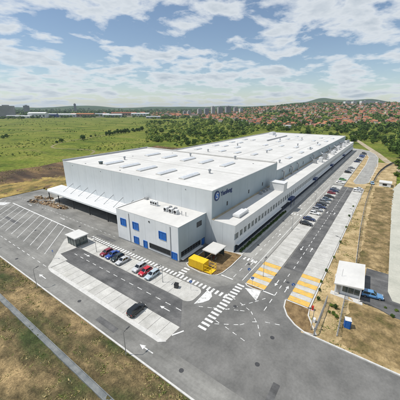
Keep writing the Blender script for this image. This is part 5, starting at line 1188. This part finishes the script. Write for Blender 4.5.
def shed(col, d, w, dp, h, m, label, gable=True):
    x, y = polar(col, d); z = terrain_z(x, y) - 0.5
    t = thing('industrial_shed', label, 'shed', (x, y, z), YAW - math.pi / 2 + 0.05, 'industrial sheds beyond the field')
    MB().box(-w / 2, w / 2, -dp / 2, dp / 2, 0, h).build('wall', m, t, world=False)
    k = h * .18 + 1
    MB().add([(-w / 2 - .5, -dp / 2 - .5, h), (w / 2 + .5, -dp / 2 - .5, h), (w / 2 + .5, dp / 2 + .5, h), (-w / 2 - .5, dp / 2 + .5, h), (-w / 2 - .5, 0, h + k), (w / 2 + .5, 0, h + k)], [(0, 1, 5, 4), (2, 3, 4, 5), (0, 4, 3), (1, 2, 5), (3, 2, 1, 0)]).build('roof', 'shed_grey' if m in ('shed_grey', 'shed_blue') else ('shed_white' if m != 'shed_brown' else 'house_roof'), t, world=False)
    n = max(2, int(w / 14)); b = []
    for i in range(n):
        x0 = -w / 2 + (i + .25) * w / n; MB().box(x0, x0 + w / n * .5, -dp / 2 - .2, -dp / 2 - .003, h * .25, h * .6).build('window', 'house_glass', t, world=False)
for i, a in enumerate(((14, 1440, 70, 20, 9, 'shed_grey', 'grey shed right of the large slab block'), (22, 1420, 60, 18, 8, 'shed_white', 'low white shed between the slab block and the arched shed'), (37, 1420, 75, 30, 19, 'shed_white', 'tall white shed with brown yard on the left skyline'),
                   (50, 1460, 55, 24, 14, 'shed_blue', 'dark blue shed beside the long white one'), (62, 1520, 130, 30, 13, 'shed_white', 'long white shed right of the blue shed'), (82, 1500, 110, 30, 14, 'shed_brown', 'brown brick shed below the slender tower'), (98, 1560, 110, 30, 11, 'shed_grey', 'grey shed right of the brown brick shed'),
                   (112, 1430, 90, 26, 12, 'shed_white', 'white shed with bright front behind the field middle'), (125, 1600, 120, 30, 15, 'shed_brown', 'long brown shed behind the field middle'), (140, 1560, 95, 24, 12, 'shed_white', 'white shed left of the thicket tip'), (153, 1200, 60, 20, 8, 'shed_grey', 'low pale shed at the left tip of the thicket'))):
    shed(*a)
for c, d, n in ((104, 1700, 0), (113, 1750, 1), (121, 1800, 2), (133, 1720, 3), (142, 1780, 4), (147, 1700, 5), (166, 1500, 0), (172, 1450, 1), (178, 1420, 4), (186, 1380, 1), (193, 1350, 4)):
    x, y = polar(c, d); tag(put('house', HME[n], loc=(x, y, terrain_z(x, y)), rotz=0.5 + n, scale=(2.2, 2.2, 1.5)), 'large red-roofed building on the skyline left of the tower blocks', 'building', 'red-roofed buildings on the left skyline')
# small building at the edge of the scrub behind the hall
x, y = ray(288, 128); cot = thing('cottage', 'pale flat-fronted cottage at the edge of the scrub behind the hall roof', 'cottage', (x, y, terrain_z(x, y)), 0.5)
MB().box(-8, 8, -5, 5, -1, 6).build('wall', 'shed_grey', cot, world=False); MB().box(-8.6, 8.6, -5.6, 5.6, 6, 6.6).build('roof', 'shed_white', cot, world=False)
for i in range(4): MB().box(-6.5 + i * 3.6, -4.7 + i * 3.6, -5.15, -5.003, 2, 4.4).build('window', 'house_glass', cot, world=False)

# ------------------------------------------------------------------ air
hz = bpy.data.materials.new('haze'); hz.use_nodes = True; hz.node_tree.nodes.clear()
pv = N(hz.node_tree, 'ShaderNodeVolumePrincipled', inp={'Color': (0.74, 0.87, 1.0, 1), 'Density': 0.00007, 'Anisotropy': 0.2})
mo = N(hz.node_tree, 'ShaderNodeOutputMaterial'); L(hz.node_tree, pv.outputs[0], mo.inputs['Volume']); MATS['haze'] = hz
tag(MB().box(-11400, 11400, -11400, 11400, -140, 240).build('haze', 'haze'), kind='stuff')
